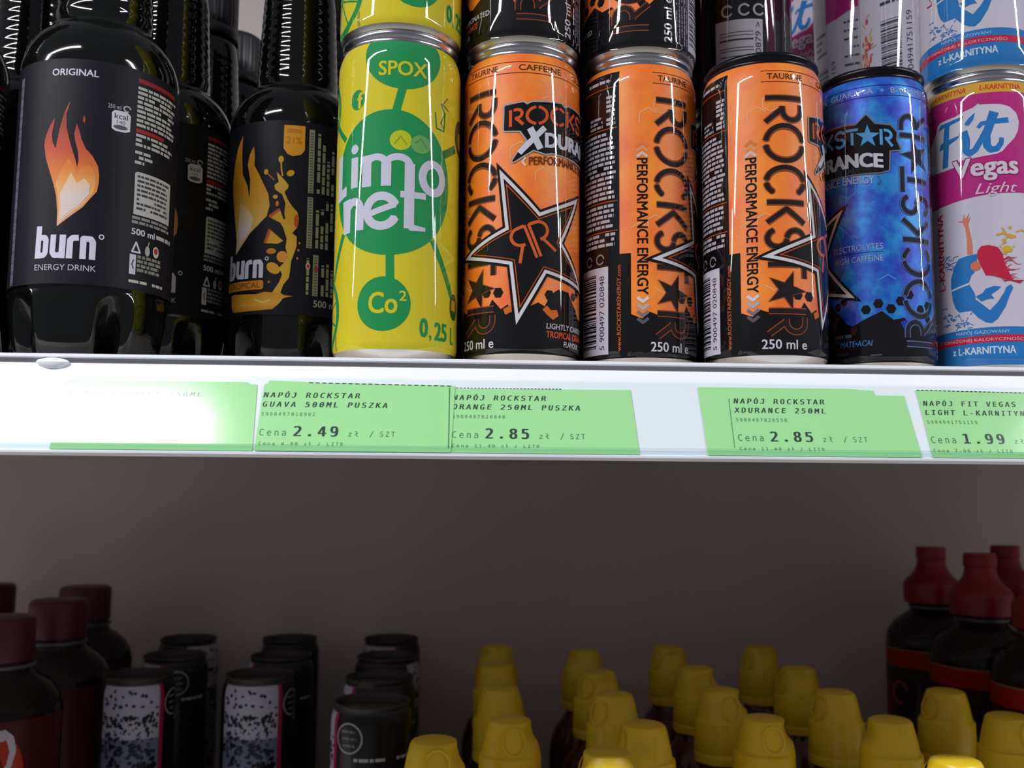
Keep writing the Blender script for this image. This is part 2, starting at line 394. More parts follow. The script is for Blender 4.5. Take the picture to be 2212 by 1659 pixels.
# ------------------------------------------------------------------ drink cans (canonical: 53 mm wide, 142.5 mm tall)
HC = 142.5; R0 = 26.5
BODY = [(25.75, 5.0), (26.3, 6.6), (26.5, 8.5), (26.5, 129.0), (26.35, 131.5), (25.9, 134.0), (25.2, 136.2), (24.7, 137.3)]
RIM = [(24.6, 137.1), (24.2, 138.0), (24.0, 138.8), (24.25, 139.5), (24.9, 140.2), (25.15, 141.2), (25.0, 142.1), (24.6, 142.5), (24.2, 142.2), (23.7, 140.6), (23.0, 137.2), (22.5, 136.8), (0.0, 136.8)]
BASE = [(17.5, 1.6), (19.0, 0.4), (20.2, 0.0), (21.6, 0.7), (23.4, 1.9), (24.7, 3.1), (25.4, 4.2), (25.75, 5.02)]
mm = lambda pr: [(r / 1000, z / 1000) for r, z in pr]
def can_art_mesh(art, basemat, pm='print'):
    mb = MB(); mb.lathe(mm(BODY), basemat, 96, close=False, smooth_n=True); wrap(mb, art, BODY, R0, M[pm]); return mb
def make_can(name, art, basemat, lid, pm='print'):
    root = empty(name, (0, 0, 0))
    can_art_mesh(art, basemat, pm).build('printed_body', root, ink=True, custom=True)
    b = MB(); b.lathe(mm(BASE), M['base'], 96); b.build('base', root)
    b = MB(); b.lathe(mm(RIM), lid, 96, close=False); rim = b.build('lid', root)
    b = MB(); b.lathe([(0.0022, 0.1372), (0.0052, 0.1372), (0.0058, 0.1376), (0.0052, 0.1382), (0.0022, 0.1382), (0.0018, 0.1377), (0.0022, 0.1372)], lid, 24, close=False)
    t = b.build('pull_tab', rim); t.location = (0, -0.006, 0.0002); t.scale = (1, 1.7, 1)
    return root
# --- letterforms of the upright word, drawn as stroked stencil letters
def letter(a, ch, x0, x1, y0, H, w, col, L):
    W = x1 - x0
    P = lambda *q: [(x0 + u * W, y0 + v * H) for u, v in q]
    if ch == 'R':
        a.stroke(P((0.06, 0), (0.06, 1)), w, col, L)
        pts = [(0.28, 0.96), (0.5, 0.96)] + [(0.5 + 0.36 * math.sin(t), 0.70 + 0.26 * math.cos(t)) for t in [PI * i / 10 for i in range(11)]] + [(0.36, 0.44)]
        a.stroke(P(*pts), w, col, L); a.stroke(P((0.46, 0.44), (0.95, 0.0)), w, col, L)
    elif ch in 'OC':
        cx, cy, rx, ry = x0 + W / 2, y0 + H / 2, W / 2 - w * 0.3, H / 2
        if ch == 'O':
            a.arc(cx, cy, rx, ry, 98, 262, w, col, L); a.arc(cx, cy, rx, ry, -82, 82, w, col, L)
        else:
            a.arc(cx + 0.06 * W, cy, rx, ry, 98, 262, w, col, L); a.arc(cx + 0.06 * W, cy, rx, ry, 42, 82, w, col, L, 8); a.arc(cx + 0.06 * W, cy, rx, ry, -82, -42, w, col, L, 8)
    elif ch == 'K': a.stroke(P((0.1, 0), (0.1, 1)), w, col, L); a.stroke(P((0.95, 1), (0.38, 0.5), (0.95, 0)), w, col, L)
    elif ch == 'S':
        a.arc(x0 + W * .5, y0 + H * .74, W * .42, H * .24, 20, 265, w, col, L, 18); a.arc(x0 + W * .5, y0 + H * .25, W * .42, H * .25, -160, 85, w, col, L, 18)
    elif ch == 'T': a.stroke(P((0, 0.97), (1, 0.97)), w, col, L); a.stroke(P((0.5, 0.80), (0.5, 0)), w, col, L)
WORD = [('R', 0, 12.5), ('O', 12.8, 30), ('C', 31, 45.2), ('K', 47.2, 58), ('S', 60, 69), ('T', 70.2, 82), ('R', 96, 107.5)]
def hexa(a, x, y, r, col, L, rot=0): a.poly([(x + r * math.cos(math.radians(rot + 60 * i)), y + r * math.sin(math.radians(rot + 60 * i))) for i in range(6)], col, L)
def energy_art(p):
    a = Art(); D, O, LN, TX = p['dark'], p['out'], p['line'], p['text']
    rnd = random.Random(p['seed'])
    # honeycomb lines
    for (x, y, r) in [(7, 121, 4.5), (14, 117, 4.5), (-2, 92, 5), (8, 82, 4), (-33, 112, 4.5), (-27, 118, 4), (-37, 60, 4.5), (-30, 64, 4), (-27, 38, 4.5), (26, 66, 4.5), (28, 92, 4.5), (33, 86, 4.5), (38, 66, 4), (45, 74, 4.5), (50, 40, 4.5), (70, 60, 4.5), (76, 96, 4.5), (40, 112, 4)]:
        k = rnd.randint(0, 5); n = rnd.randint(3, 5)
        a.stroke([(x + r * math.cos(math.radians(30 + 60 * (k + i))), y + r * math.sin(math.radians(30 + 60 * (k + i)))) for i in range(n)], 0.42, LN, 0, round_=False)
    # torn dark foot of the print
    a.poly([(-41, 4.2), (-41, 24), (-36, 22), (-33, 25), (-29, 23.5), (-25, 24.5), (-19, 23), (-16, 25), (-14, 28.5), (-10, 24), (-7, 26), (-5, 22), (0, 24), (6, 27), (9, 25.5), (12, 31), (16, 33.5), (22, 33), (25, 29), (28, 26.5), (31, 23), (34, 22), (40, 25), (47, 28), (52, 24), (57, 25), (60, 21.5), (66, 24), (70, 19), (74, 24), (78, 28), (78, 4.2)], D, 0)
    for x, y, r in [(-17, 31.5, 2.3), (-11.3, 31.2, 2.4), (11.3, 30.5, 2.4), (26, 31.5, 2), (29.5, 33.5, 1.8), (40, 29, 2.3), (45.5, 31.5, 2.3), (51, 29, 2.3), (55.5, 32.5, 2.3), (60, 35.5, 2.2), (66, 29, 2.3), (71, 31, 2.4), (71, 25, 2)]: hexa(a, x, y, r, D, 1)
    for pts in ([(8, 24), (10, 26), (12, 24), (15, 24.5), (16, 22), (13, 20), (10, 22)], [(-9, 24), (-6, 25.5), (-5, 23), (-8, 21.5)], [(55, 23), (58, 24), (60, 21), (57, 19.5)]): a.poly(pts, p['blob'], 1)
    # dark panel with fine print
    a.rect(78, 120.5, 4.2, 134.5, D, 0); a.rect(120.4, 125.6, 4.2, 51, D, 0)
    a.frame(85.2, 7.5, 90); a.text('250 ml e', 0, 21, 0, 4.1, (214, 208, 220), 2, bold=0.015); a.frame()
    for i in range(5):
        a.frame(88.4 + 1.7 * i, 6 + 2 * (i % 2), 90); a.greek(0, 46 - 5 * (i % 3), -0.1, 0.9, 2, 0.8, (150, 140, 155), 2, 40 + i); a.frame()
    a.rect(95.8, 115, 7, 46, (212, 206, 220), 2); a.barcode(97, 108.2, 10, 43, (26, 24, 30), 3)
    a.frame(112.7, 9, 90); a.text(p['ean'], 0, 33, -0.2, 2.5, (40, 38, 46), 3); a.frame()
    a.frame(119.2, 8, 90); a.text('www.ROCKSTARENERGY.com', 0, 38, -1.9, 0, O, 2, bold=0.015); a.frame()
    for x in (103, 110.5): a.arc(x, 49.6, 2.1, 2.1, 0, 330, 0.7, (150, 140, 150), 2)
    a.greek(100, 119, 53, 61, 2.3, 1.35, (188, 180, 190), 2, 8, 0.97, 0.1); a.greek(100, 119, 62.5, 74, 2.3, 1.35, (188, 180, 190), 2, 9, 0.97, 0.15)
    a.greek(98, 119, 76, 107, 2.25, 1.3, (188, 180, 190), 2, 10, 0.95, 0.12)
    for y in (61.6, 75, 108.4, 127.3): a.rect(98, 119.6, y, y + 0.35, O, 2)
    for i in range(8): a.greek(114.2, 119, 110 + 2.05 * i, 111.4 + 2.05 * i, 3, 1.3, (196, 188, 196), 2, 60 + i, 0.97, 0.15)
    a.greek(104, 113.5, 109.6, 115, 2.05, 1.2, (170, 160, 170), 2, 77, 0.95); a.greek(103, 119, 128.2, 131.5, 2.6, 1.4, (196, 188, 196), 2, 78, 0.97)
    # ingredient band under the rim
    for y in (132.8, 127.7): a.rect(-31, 78, y, y + 0.28, p['band'], 1)
    for s_, x0, x1 in (('TAURINE', -28.5, -12.5), ('CAFFEINE', -3, 17), ('GUARANA', 25, 46), ('B-VITAMINS', 54, 76)): a.text(s_, x0, x1, 129.0, 131.7, TX, 1, bold=0.01)
    for x in (-7.5, 21, 50): a.star(x, 130.3, 1.4, 90, LN, 1)
    # upright words, left one reads down, right one reads up
    for fr in ((-29.5, 121, -90), (74, 12.5, 90)):
        a.frame(*fr)
        for ch, x0, x1 in WORD:
            letter(a, ch, x0, x1, 0, 16.3, 3.0, p['halo'], 2); letter(a, ch, x0, x1, 0, 16.3, 2.0, p['inner'], 3)
        a.star(87.5, 7.6, 9.4, 88, p['halo'], 2); a.star(87.5, 7.6, 8.4, 88, p['inner'], 3)
        a.frame()
    # sideways slogan with chevrons
    a.frame(-38.2, 93.5, -90); a.text('PERFORMANCE ENERGY', 0, 61, 0, 4.8, D, 1, bold=0.018)
    for x, c in ((-1.6, (222, 205, 190)), (-4.2, p['ch1']), (-6.6, p['ch2'])): a.stroke([(x + 1.0, 0), (x - 0.8, 2.4), (x + 1.0, 4.8)], 1.3, c, 1)
    for x, c in ((63.2, (228, 224, 226)), (66.3, (190, 186, 190)), (69.4, (130, 122, 128)), (72.4, (96, 92, 98))): a.stroke([(x - 1, 0), (x + 0.9, 2.4), (x - 1, 4.8)], 1.4, c, 2)
    a.frame()
    # big star
    cx, cy, R = 3.8, 52.4, 36
    for k, (sc, c, L) in enumerate(((1.10, D, 4), (1.0, (224, 220, 222), 5), (0.87, D, 6), (0.80, O, 7), (0.765, D, 8))): a.star(cx, cy, R * sc, 42.6, c, L)
    a.frame(3.4, 53.4, 22)
    for sg in (1, -1):
        a.stroke([(sg * 0.95, -7.4), (sg * 0.95, 7.4)], 1.25, p['rr'], 9)
        a.stroke([(sg * q, v) for q, v in [(1.0, 7.2), (4.2, 7.2)] + [(4.2 + 4.0 * math.sin(PI * i / 8), 3.4 + 3.8 * math.cos(PI * i / 8)) for i in range(9)] + [(3.4, -0.4)]], 1.35, p['rr'], 9)
        a.stroke([(sg * 4.6, -0.4), (sg * 8.6, -7.2)], 1.35, p['rr'], 9)
    a.frame()
    # arched front logo
    def arch(u, v): return v + 3.0 * max(0.0, 1 - ((u - 24) / 31.0) ** 2)
    n0 = len(a.it)
    out = [(-8.6, 112.6), (-1, 112.9), (0.5, 111.6), (3, 112.6), (17, 112.8), (18.5, 111.4), (22, 112.6), (32, 112.6), (38, 112.2), (42.6, 116.6), (46, 112.6), (53, 112.6), (55.6, 110), (55.2, 106.5), (57, 102.6), (52, 101.6), (51.5, 92.4), (48, 91.0), (12, 91.0), (9, 90.4), (3.5, 92.2), (-5.0, 88.0), (-3.0, 90.8), (1.5, 96.2), (-1.8, 101.2), (-8.8, 102.4)]
    a.stroke(out, 2.2, p['edge'], 5, closed=True); a.stroke(out, 0.9, D, 6, closed=True); a.poly(out, D, 6)
    for ch, x0, x1 in (('R', -6.8, -0.6), ('O', 0.3, 10), ('C', 10.8, 19.2), ('K', 20.2, 26.2), ('S', 27.2, 32.6), ('T', 33.2, 38.8), ('R', 48.6, 54.2)): letter(a, ch, x0, x1, 103.4, 7.4, 1.35, p['logo'], 7)
    a.star(43, 107.2, 5.6, 90, p['logo'], 7)
    a.stroke([(-2.6, 91.0), (8.6, 101.6)], 2.6, (214, 216, 226), 7); a.stroke([(2.0, 101.6), (6.6, 92.0)], 2.9, (214, 216, 226), 7)
    a.text('DURANCE', 8.6, 49.6, 92.6, 99.4, (214, 216, 226), 8, bold=0.05)
    a.text('PERFORMANCE ENERGY', 1.6, 45.5, 85.0, 88.8, p['slog'], 5, bold=0.015)
    a.stroke([(0.2, 88.8), (-1.2, 86.9), (0.2, 85.0)], 0.9, (230, 214, 205), 5); a.stroke([(46.8, 88.8), (48.2, 86.9), (46.8, 85.0)], 0.9, p['ch1'], 5)
    a.it[n0:] = [(L, [(q[0], arch(q[0], q[1]), *q[2:]) for q in pl]) for L, pl in a.it[n0:]]
    # small print on the front
    if p.get('blue'):
        a.text('ELECTROLYTES', 24.5, 48.3, 56.4, 59.2, TX, 1); a.rect(24.5, 48.3, 55.2, 55.4, D, 1); a.text('HIGH CAFFEINE', 25, 48.3, 51.0, 53.8, TX, 1)
        a.text('MATE\u2022ACAI', 27, 42.6, 12.6, 15.2, (60, 130, 190), 1, bold=0.02, shear=0.15); a.greek(24, 33, 16.6, 18.4, 3, 1.5, (96, 96, 110), 1, 5, 0.96, 0.0)
        a.rect(41.5, 46.5, 8.2, 8.5, (150, 150, 156), 1)
    else:
        a.text('LIGHTLY CARBONATED', 9.8, 45, 16.0, 18.4, (214, 208, 214), 1, bold=0.015, shear=0.1); a.text('TROPICAL ORANGE', 9.8, 38, 12.2, 15.0, (226, 92, 40), 1, bold=0.02, shear=0.1); a.text('FLAVOUR', 19, 31, 8.8, 11.2, (214, 208, 214), 1, bold=0.015, shear=0.1)
    a.text('250 ml e', -32.5, -13.2, 7.6, 11.8, (220, 216, 224), 3, bold=0.015)
    return a
PO = dict(dark=(15, 12, 15), out=(216, 92, 36), line=(250, 190, 140), text=(92, 42, 26), blob=(224, 110, 36), band=(112, 50, 26), halo=(150, 74, 38), inner=(34, 24, 26), ch1=(240, 160, 105), ch2=(236, 135, 70), rr=(222, 98, 42), edge=(176, 172, 180), logo=(226, 92, 34), slog=(112, 46, 26), seed=5, ean='5 900497 020848')
PB = dict(dark=(16, 14, 22), out=(70, 70, 84), line=(90, 160, 226), text=(176, 180, 226), blob=(36, 60, 190), band=(22, 40, 110), halo=(96, 112, 150), inner=(32, 34, 56), ch1=(60, 110, 190), ch2=(50, 90, 190), rr=(60, 120, 190), edge=(128, 120, 128), logo=(88, 168, 226), slog=(180, 180, 222), seed=9, ean='5 900497 020558', blue=True)
ORANGE = make_can('drink_can', energy_art(PO), M['orange'], M['alu'])
BLUE = make_can('drink_can', energy_art(PB), M['blue'], M['darklid'])
# --- lemon can
def lemon_art():
    a = Art(); G = (36, 150, 84); GD = (22, 122, 62); Y = (222, 206, 34); W = (214, 212, 230)
    a.ell(3.2, 131.5, 16.6, 16, G, 0, 48); a.stroke([(3.2, 117), (-0.5, 102)], 3.4, G, 0); a.ell(-1.8, 75.3, 27.6, 31.2, G, 0, 72)
    a.stroke([(-1.0, 48), (-0.6, 33)], 3.4, G, 0); a.ell(-3.3, 23.7, 11.2, 11.4, G, 0, 48)
    a.stroke([(17, 52), (29.6, 29.5)], 2.8, G, 0); a.ell(31.8, 25.6, 3.6, 5.8, (36, 92, 40), 0); a.rect(29.6, 33.6, 24, 28.4, (200, 150, 40), 1)
    a.stroke([(22, 90), (31, 95.5)], 3.4, GD, 0); a.ell(36.5, 102, 5.6, 8, (70, 84, 44), 0); a.ell(36.5, 100.5, 2.6, 4, (206, 168, 46), 1)
    for cx, cy, r in ((-43.5, 21.5, 16), (-45, 112, 14)):
        a.arc(cx, cy, r, r, 0, 360, 2.7, G, 0, 40); a.ell(cx, cy, 1.6, 1.6, G, 1)
        for i in range(9): a.stroke([(cx, cy), (cx + r * math.cos(0.35 + i * 2 * PI / 9), cy + r * math.sin(0.35 + i * 2 * PI / 9))], 0.8, G, 0)
    a.stroke([(-24, 55), (-33, 36)], 2.4, G, 0); a.stroke([(-24, 96), (-33, 105)], 2.4, G, 0)
    a.text('SPOX', -7.2, 13.2, 121.4, 127.8, Y, 1, bold=0.02)
    a.ell(-17, 112.2, 3.7, 4.4, G, 0); a.text('f', -17.2, -13.9, 108.2, 115.3, Y, 1, bold=0.03)
    # bin symbol
    a.stroke([(17.5, 108), (18.2, 101), (22.4, 100.6), (23, 109)], 0.5, GD, 1); a.stroke([(20.6, 112.5), (22.8, 108.4), (20.6, 104), (22.2, 102)], 0.55, GD, 1); a.stroke([(24.6, 116), (21.5, 112.4), (25.2, 110.5)], 0.5, GD, 1)
    # fruit on the bubble
    a.ell(2.6, 93.2, 4.5, 4.3, (196, 204, 40), 1); a.stroke([(0, 91.5), (2.6, 95), (5, 91.4)], 0.5, (150, 170, 40), 2); a.ell(11, 92.2, 4.4, 4.0, (110, 176, 96), 1); a.stroke([(8.5, 92.5), (11, 94.6), (13.6, 91)], 0.5, (80, 150, 80), 2)
    # round headline
    a.poly([(-29.8, 89.5), (-25.9, 90.4), (-25.9, 74.4), (-22.4, 75.6), (-22.4, 71.4), (-29.8, 69.0)], W, 2)
    a.rect(-19.6, -15.8, 73.8, 87.0, W, 2); a.ell(-17.8, 90.6, 2.0, 2.1, W, 2)
    for x, yb in ((-13.6, 73.4), (-5.2, 73.4), (4.4, 55.6)): a.rect(x, x + 4.2, yb, 83.4, W, 2)
    a.poly([(-13.6, 83), (-9.4, 83), (-9.4, 87.2), (-14.6, 86.6)], W, 2); a.arc(-7.2, 82.6, 4.0, 3.4, 0, 180, 3.0, W, 2); a.arc(1.6, 82.6, 4.8, 3.4, 0, 180, 3.0, W, 2)
    a.arc(16.8, 78.4, 4.9, 6.2, 0, 360, 3.5, W, 2, 36)
    a.poly([(-23.6, 54.4), (-19.4, 54.8), (-19.4, 69.6), (-24.6, 68.8)], W, 2); a.rect(-16.6, -12.4, 55.2, 64.6, W, 2); a.arc(-17.4, 63.6, 3.4, 4.2, 0, 150, 3.4, W, 2)
    a.arc(-4.8, 62.8, 6.2, 6.4, 24, 335, 3.6, W, 2, 30); a.stroke([(-10.4, 61.4), (1.0, 65.6)], 2.6, W, 2)
    a.stroke([(6.4, 59), (7.6, 56.0), (13.6, 55.8)], 4.0, W, 2, w1=1.6); a.rect(2.8, 13.6, 68.6, 71.4, W, 2)
    a.text('Co', -9.4, 2.6, 19.6, 28.6, Y, 1, bold=0.02); a.text('2', 3.2, 6.2, 25.0, 29.2, Y, 1, bold=0.015)
    a.text('0', 11.8, 15.6, 10.4, 18.4, G, 1, bold=0.03); a.text(',', 16.2, 17.4, 9.0, 11.6, G, 1); a.text('25', 18.8, 26.2, 9.6, 17.4, G, 1, bold=0.03); a.text('L', 29, 32, 9.2, 16.4, G, 1, bold=0.02)
    a.rect(-29.5, -28.2, 5.5, 11.8, (170, 160, 70), 1)
    a.frame(42, 40, 90); a.greek(0, 70, -6, 4, 2, 1.1, (120, 120, 40), 1, 21); a.frame()
    return a
LEMON = make_can('drink_can', lemon_art(), M['yellow'], M['alu'])
# --- pink and white fitness can
FF=[(-33.1,118.0),(-31.6,120.6),(-26.4,121.1),(-20.1,122.0),(-21.0,120.5),(-26.9,119.0),(-27.4,112.5),(-22.1,113.3),(-23.6,111.5),(-27.5,109.9),(-28.4,99.5),(-31.5,99.3),(-30.5,108.6),(-33.0,108.5),(-32.0,111.3),(-30.4,112.1),(-29.6,119.0)]
FI=[(-20.6,114.6),(-19.5,110.4),(-19.7,105.2),(-18.2,103.6),(-15.8,104.9),(-13.0,109.6),(-10.9,113.7)]
FD=[(-19.8,118.4),(-18.0,120.6),(-15.2,122.7),(-16.1,119.3),(-18.1,116.9),(-19.7,117.3)]
FT=[(-7.2,122.0),(-8.9,117.4),(-11.0,111.1),(-10.8,106.3),(-9.4,104.2),(-6.7,104.4),(-4.8,107.1),(-4.5,109.1)]
BUB=[(-33.6,120.8),(-31.8,122.0),(-24.1,122.6),(-19.8,124.1),(-15.9,125.2),(-13.7,126.8),(-13.3,126.1),(-8.2,125.8),(-4.3,125.5),(-0.2,124.2),(2.8,121.5),(4.0,117.3),(3.3,112.9),(1.3,109.3),(-1.8,106.2),(-4.4,103.2),(-6.8,102.1),(-11.0,101.6),(-16.7,101.2),(-22.3,101.0),(-25.9,98.4),(-30.7,98.0),(-35.3,98.2),(-39.2,98.6),(-38.8,111.8),(-35.7,116.1),(-34.3,117.9)]
WB=[(-16.9,56.2),(-21.2,55.8),(-25.0,54.9),(-27.6,50.9),(-29.1,46.0),(-29.2,41.3),(-28.5,35.5),(-27.3,32.1),(-25.7,30.1),(-20.2,30.2),(-17.5,26.8),(-14.4,24.5),(-11.9,23.9),(-9.4,25.8),(-6.0,31.2),(-3.9,36.7),(-2.3,39.8),(-3.2,41.3),(-5.1,40.3),(-6.2,37.8),(-9.1,33.3),(-12.2,30.0),(-15.9,33.3),(-18.1,35.6),(-18.5,38.2),(-19.8,40.9),(-20.9,43.1),(-19.6,46.5),(-18.1,47.9),(-19.4,50.1),(-18.4,52.6),(-17.0,52.9)]
WL=[(-18.1,36.6),(-15.3,37.8),(-13.8,39.8),(-10.6,40.8),(-7.4,40.4),(-8.9,38.9),(-11.7,37.0),(-10.4,34.9),(-12.6,35.1),(-15.9,34.1)]
WA=[(-21.1,56.6),(-20.9,63.3),(-21.4,68.6),(-22.5,71.7),(-25.1,72.6),(-22.5,72.5),(-21.7,75.5),(-21.3,73.0),(-19.4,75.8),(-20.3,72.1),(-18.8,74.4),(-20.1,70.5),(-19.3,65.7),(-18.6,60.9),(-18.7,56.2)]
WH=[(-16.6,57.5),(-14.9,59.6),(-11.7,59.8),(-8.1,58.5),(-6.4,55.6),(-5.6,51.5),(-3.9,46.9),(-2.1,43.3),(2.9,43.4),(0.9,41.8),(-4.1,43.3),(-7.7,44.5),(-11.3,45.7),(-13.6,45.9),(-15.3,50.1),(-16.9,54.5)]
def fit_art():
    a = Art(); PK = (196, 44, 132); BL = (44, 126, 200); RD = (206, 40, 74); W = (222, 216, 228); Y = (222, 176, 60)
    rnd = random.Random(12)
    a.poly([(-62, 83.5)] + [(-62 + 4 * i, 81.6 + 2.2 * math.cos((i - 16) / 5)) for i in range(29)] + [(52, 81), (52, 132), (-62, 132)], PK, 0)
    a.rect(-83.3, 83.3, 131.5, 137.4, (226, 170, 62), 0)
    for x in (-60, -38, -13, 12, 34): a.text('L-KARNITYNA', x, x + 19, 133.0, 135.8, (204, 62, 40), 1, bold=0.015, shear=0.15)
    a.poly(BUB, W, 1); a.poly(FF, BL, 2); a.poly(FD, BL, 2)
    a.stroke(FI, 3.6, BL, 2, w1=2.4); a.stroke(FT, 4.2, BL, 2, w1=2.0); a.stroke([(-14.3, 115.1), (-12.7, 117.0), (-8.5, 117.3), (-1.1, 117.9)], 1.6, BL, 2, w1=2.6); a.stroke([(-4.8, 107.4), (-4.5, 109.6)], 2.0, BL, 2)
    a.text('Vegas', -26.4, 2.9, 89.3, 101.8, (176, 30, 108), 3, bold=0.05); a.text('Vegas', -26.0, 2.5, 89.8, 101.3, W, 4, bold=0.022)
    a.text('Light', -16.6, 1.6, 82.4, 90.0 - 1.2, (230, 205, 224), 4, shear=0.35)
    a.frame(-32.4, 41.4, 90); a.text('L-KARNITYNA', 0, 36.5, 0, 3.4, RD, 2, bold=0.02); a.frame()
    # leaping figure
    a.poly(WB, BL, 2); a.poly(WL, BL, 2); a.stroke([(-29.4, 40.5), (-20.3, 42.9)], 0.8, W, 3); a.stroke([(-18.1, 35.6), (-12.2, 30.0)], 0.5, W, 3)
    a.poly(WA, (232, 134, 106), 2); a.ell(-17.6, 50.6, 2.2, 2.2, (232, 120, 88), 3); a.poly(WH, RD, 4)
    for i in range(16):
        x, y = rnd.uniform(-9, -3), rnd.uniform(42.5, 53); q = [(x, y)]
        for k in range(4): q.append((q[-1][0] + rnd.uniform(0.7, 2.0), q[-1][1] + rnd.uniform(-1.5, 1.0)))
        a.stroke(q, 0.55, RD, 4, w1=0.15, round_=False)
    for i in range(22): a.ell(rnd.gauss(-3.5, 2.6), rnd.gauss(60, 3.4), rnd.uniform(.3, 1.1), rnd.uniform(.3, 1.0), Y, 2, 10)
    a.ell(-4.2, 57.6, 2.0, 1.5, (226, 186, 44), 3); a.stroke([(-6.6, 64.5), (-5.0, 66), (-6.2, 67.6)], 0.7, Y, 2); a.stroke([(0, 65.5), (3.0, 66.4), (6, 65)], 0.6, Y, 2)
    for cx, cy, n in ((-30, 52.5, 12), (-31, 27.5, 16), (-24.5, 26, 14)):
        for i in range(n):
            x, y = rnd.gauss(cx, 1.9), rnd.gauss(cy, 2.2); a.stroke([(x, y), (x + rnd.uniform(-2.2, 2.2), y + rnd.uniform(-1.2, 1.6)), (x + rnd.uniform(-2.6, 3.0), y + rnd.uniform(-0.4, 2.4))], 0.35, (70, 120, 196), 1, round_=False)
    # blue foot band with red ribbon
    a.poly([(-52, 4.3)] + [(-52 + 4 * i, 19.8 + 2.4 * math.cos((i - 11.5) / 7)) for i in range(26)] + [(48, 4.3)], BL, 1)
    a.poly([(-52 + 4 * i, 13.2 + 2.2 * math.cos((i - 11.5) / 7)) for i in range(26)] + [(48 - 4 * i, 16.4 + 2.2 * math.cos((13.5 - i) / 7)) for i in range(26)], RD, 2)
    a.text('NAP\u00d3J GAZOWANY', -27.5, -4.5, 18.9, 21.2, (170, 204, 236), 3, bold=0.01); a.text('O OBNI\u017bONEJ KALORYCZNO\u015aCI', -37, 2, 15.5, 17.8, (236, 190, 200), 3); a.text('z L-KARNITYN\u0104', -29.5, -2.2, 9.2, 13.6, (206, 226, 240), 3, bold=0.02)
    # back: fact panel, bar code, red hair of the print
    a.poly([(72, 82), (80, 83), (90, 87), (100, 90), (112, 91), (112, 132), (72, 132)], PK, 0)
    a.greek(88, 108, 95, 128, 2.0, 1.0, (226, 170, 204), 1, 30, 0.92, 0.1)
    a.greek(84, 106, 30, 80, 5.2, 1.3, (70, 70, 90), 1, 31, 0.9, 0.6)
    a.greek(62, 72, 64, 78, 4.0, 1.8, (70, 70, 90), 1, 32, 0.95, 0.5)
    for i in range(60): a.ell(rnd.gauss(50, 2.6), rnd.gauss(30 + 8 * (i % 2), 9), rnd.uniform(.4, 1.4), rnd.uniform(.5, 2.2), RD if i % 3 else Y, 1, 10)
    for i in range(16):
        x, y = rnd.uniform(48, 57), rnd.uniform(20, 62); a.stroke([(x, y), (x + rnd.uniform(-2, 3), y + rnd.uniform(-3, 3)), (x + rnd.uniform(-2, 4), y + rnd.uniform(-4, 2))], 0.4, RD if y < 45 else Y, 2, round_=False)
    a.barcode(62, 73, 16, 56, (40, 40, 52), 1, 6); a.frame(78.4, 20, 90); a.text('5904941751159', 0, 38, 0, 2.8, (70, 70, 84), 1); a.frame()
    return a
FIT = make_can('drink_can', fit_art(), M['whitecan'], M['alu'])
# --- other flavour: dark can with a bar code
def guava_art():
    a = Art()
    a.rect(-16, 8, 4.6, 45, (206, 200, 208), 1)
    for y, h in ((8, .8), (11, .6), (16, .4), (18, 1.0), (21.5, .4), (23, .8), (25.5, .5), (28.5, .4), (30, .4), (34, .9), (36.5, .4), (38.2, .4)): a.rect(-13.8, 3.2, y, y + h, (60, 56, 64), 2)
    a.frame(7.0, 21, 90); a.text('020879 >', 0, 22.5, 0, 2.9, (52, 48, 56), 2); a.frame()
    for x in (-9.8, -1.2, 6.2): a.arc(x, 50.0, 2.6, 2.8, 30, 330, 1.0, (196, 190, 196), 1)
    a.rect(-26, -23, 4.3, 134, (70, 20, 26), 1); a.rect(11, 15, 4.3, 134, (84, 24, 52), 1)
    a.greek(-16, 8, 56, 126, 2.3, 1.2, (160, 154, 160), 1, 18)
    return a
GUAVA = make_can('drink_can', guava_art(), M['blackcan'], M['darklid'])
_used = set()
def put(proto, x, y, z, shift, label, group, sr=1.0, sz=1.0, lid=None):
    o = proto if proto.name not in _used and not proto.get('label') else copy_tree(proto)
    o.location = (x, y, z); o.rotation_euler = (0, 0, shift / R0); o.scale = (sr, sr, sz)
    tag(o, label, 'drink can', group)
    if lid:
        for ch in children(o):
            if ch.name.startswith('lid'):
                ch.data = ch.data.copy(); ch.data.materials[0] = lid
                for k in children(ch): k.data = k.data.copy(); k.data.materials[0] = lid
    return o
LV = 0.1425 - 0.0024
GO, GL, GB, GF, GG = 'orange energy drink cans', 'yellow lemon drink cans', 'blue energy drink cans', 'pink and white drink cans', 'dark drink cans'
put(LEMON, -0.0304, 0.4294, DECK, 0, 'yellow and green lemon can standing on the shelf edge', GL, 1.026)
put(LEMON, -0.0304, 0.4294, DECK + LV, 11, 'yellow and green can stacked on top of the front lemon can', GL, 1.026)
put(ORANGE, 0.0250, 0.4373, DECK, 0, 'orange can with the whole big star facing out, beside the lemon can', GO)
put(ORANGE, 0.0250, 0.4373, DECK + LV, -62, 'black footed orange can stacked on the can with the whole star', GO)
put(ORANGE, 0.0803, 0.4443, DECK, 32.5, 'orange can turned to its sideways slogan, with another can on top', GO)
put(ORANGE, 0.0803, 0.4443, DECK + LV, -74, 'black footed orange can stacked on the middle orange can', GO)
put(ORANGE, 0.1340, 0.4290, DECK, 23, 'orange can with black rim and nothing on top, beside the blue can', GO, 1.012, 0.966, M['darklid'])
put(BLUE, 0.1921, 0.4455, DECK, -55.5, 'blue can with black rim between the orange and pink cans', GB, 0.955, 0.988)
put(FIT, 0.2470, 0.4485, DECK, 0, 'pink and white can with a leaping figure at the right end of the shelf edge', GF, 0.985, 0.993)
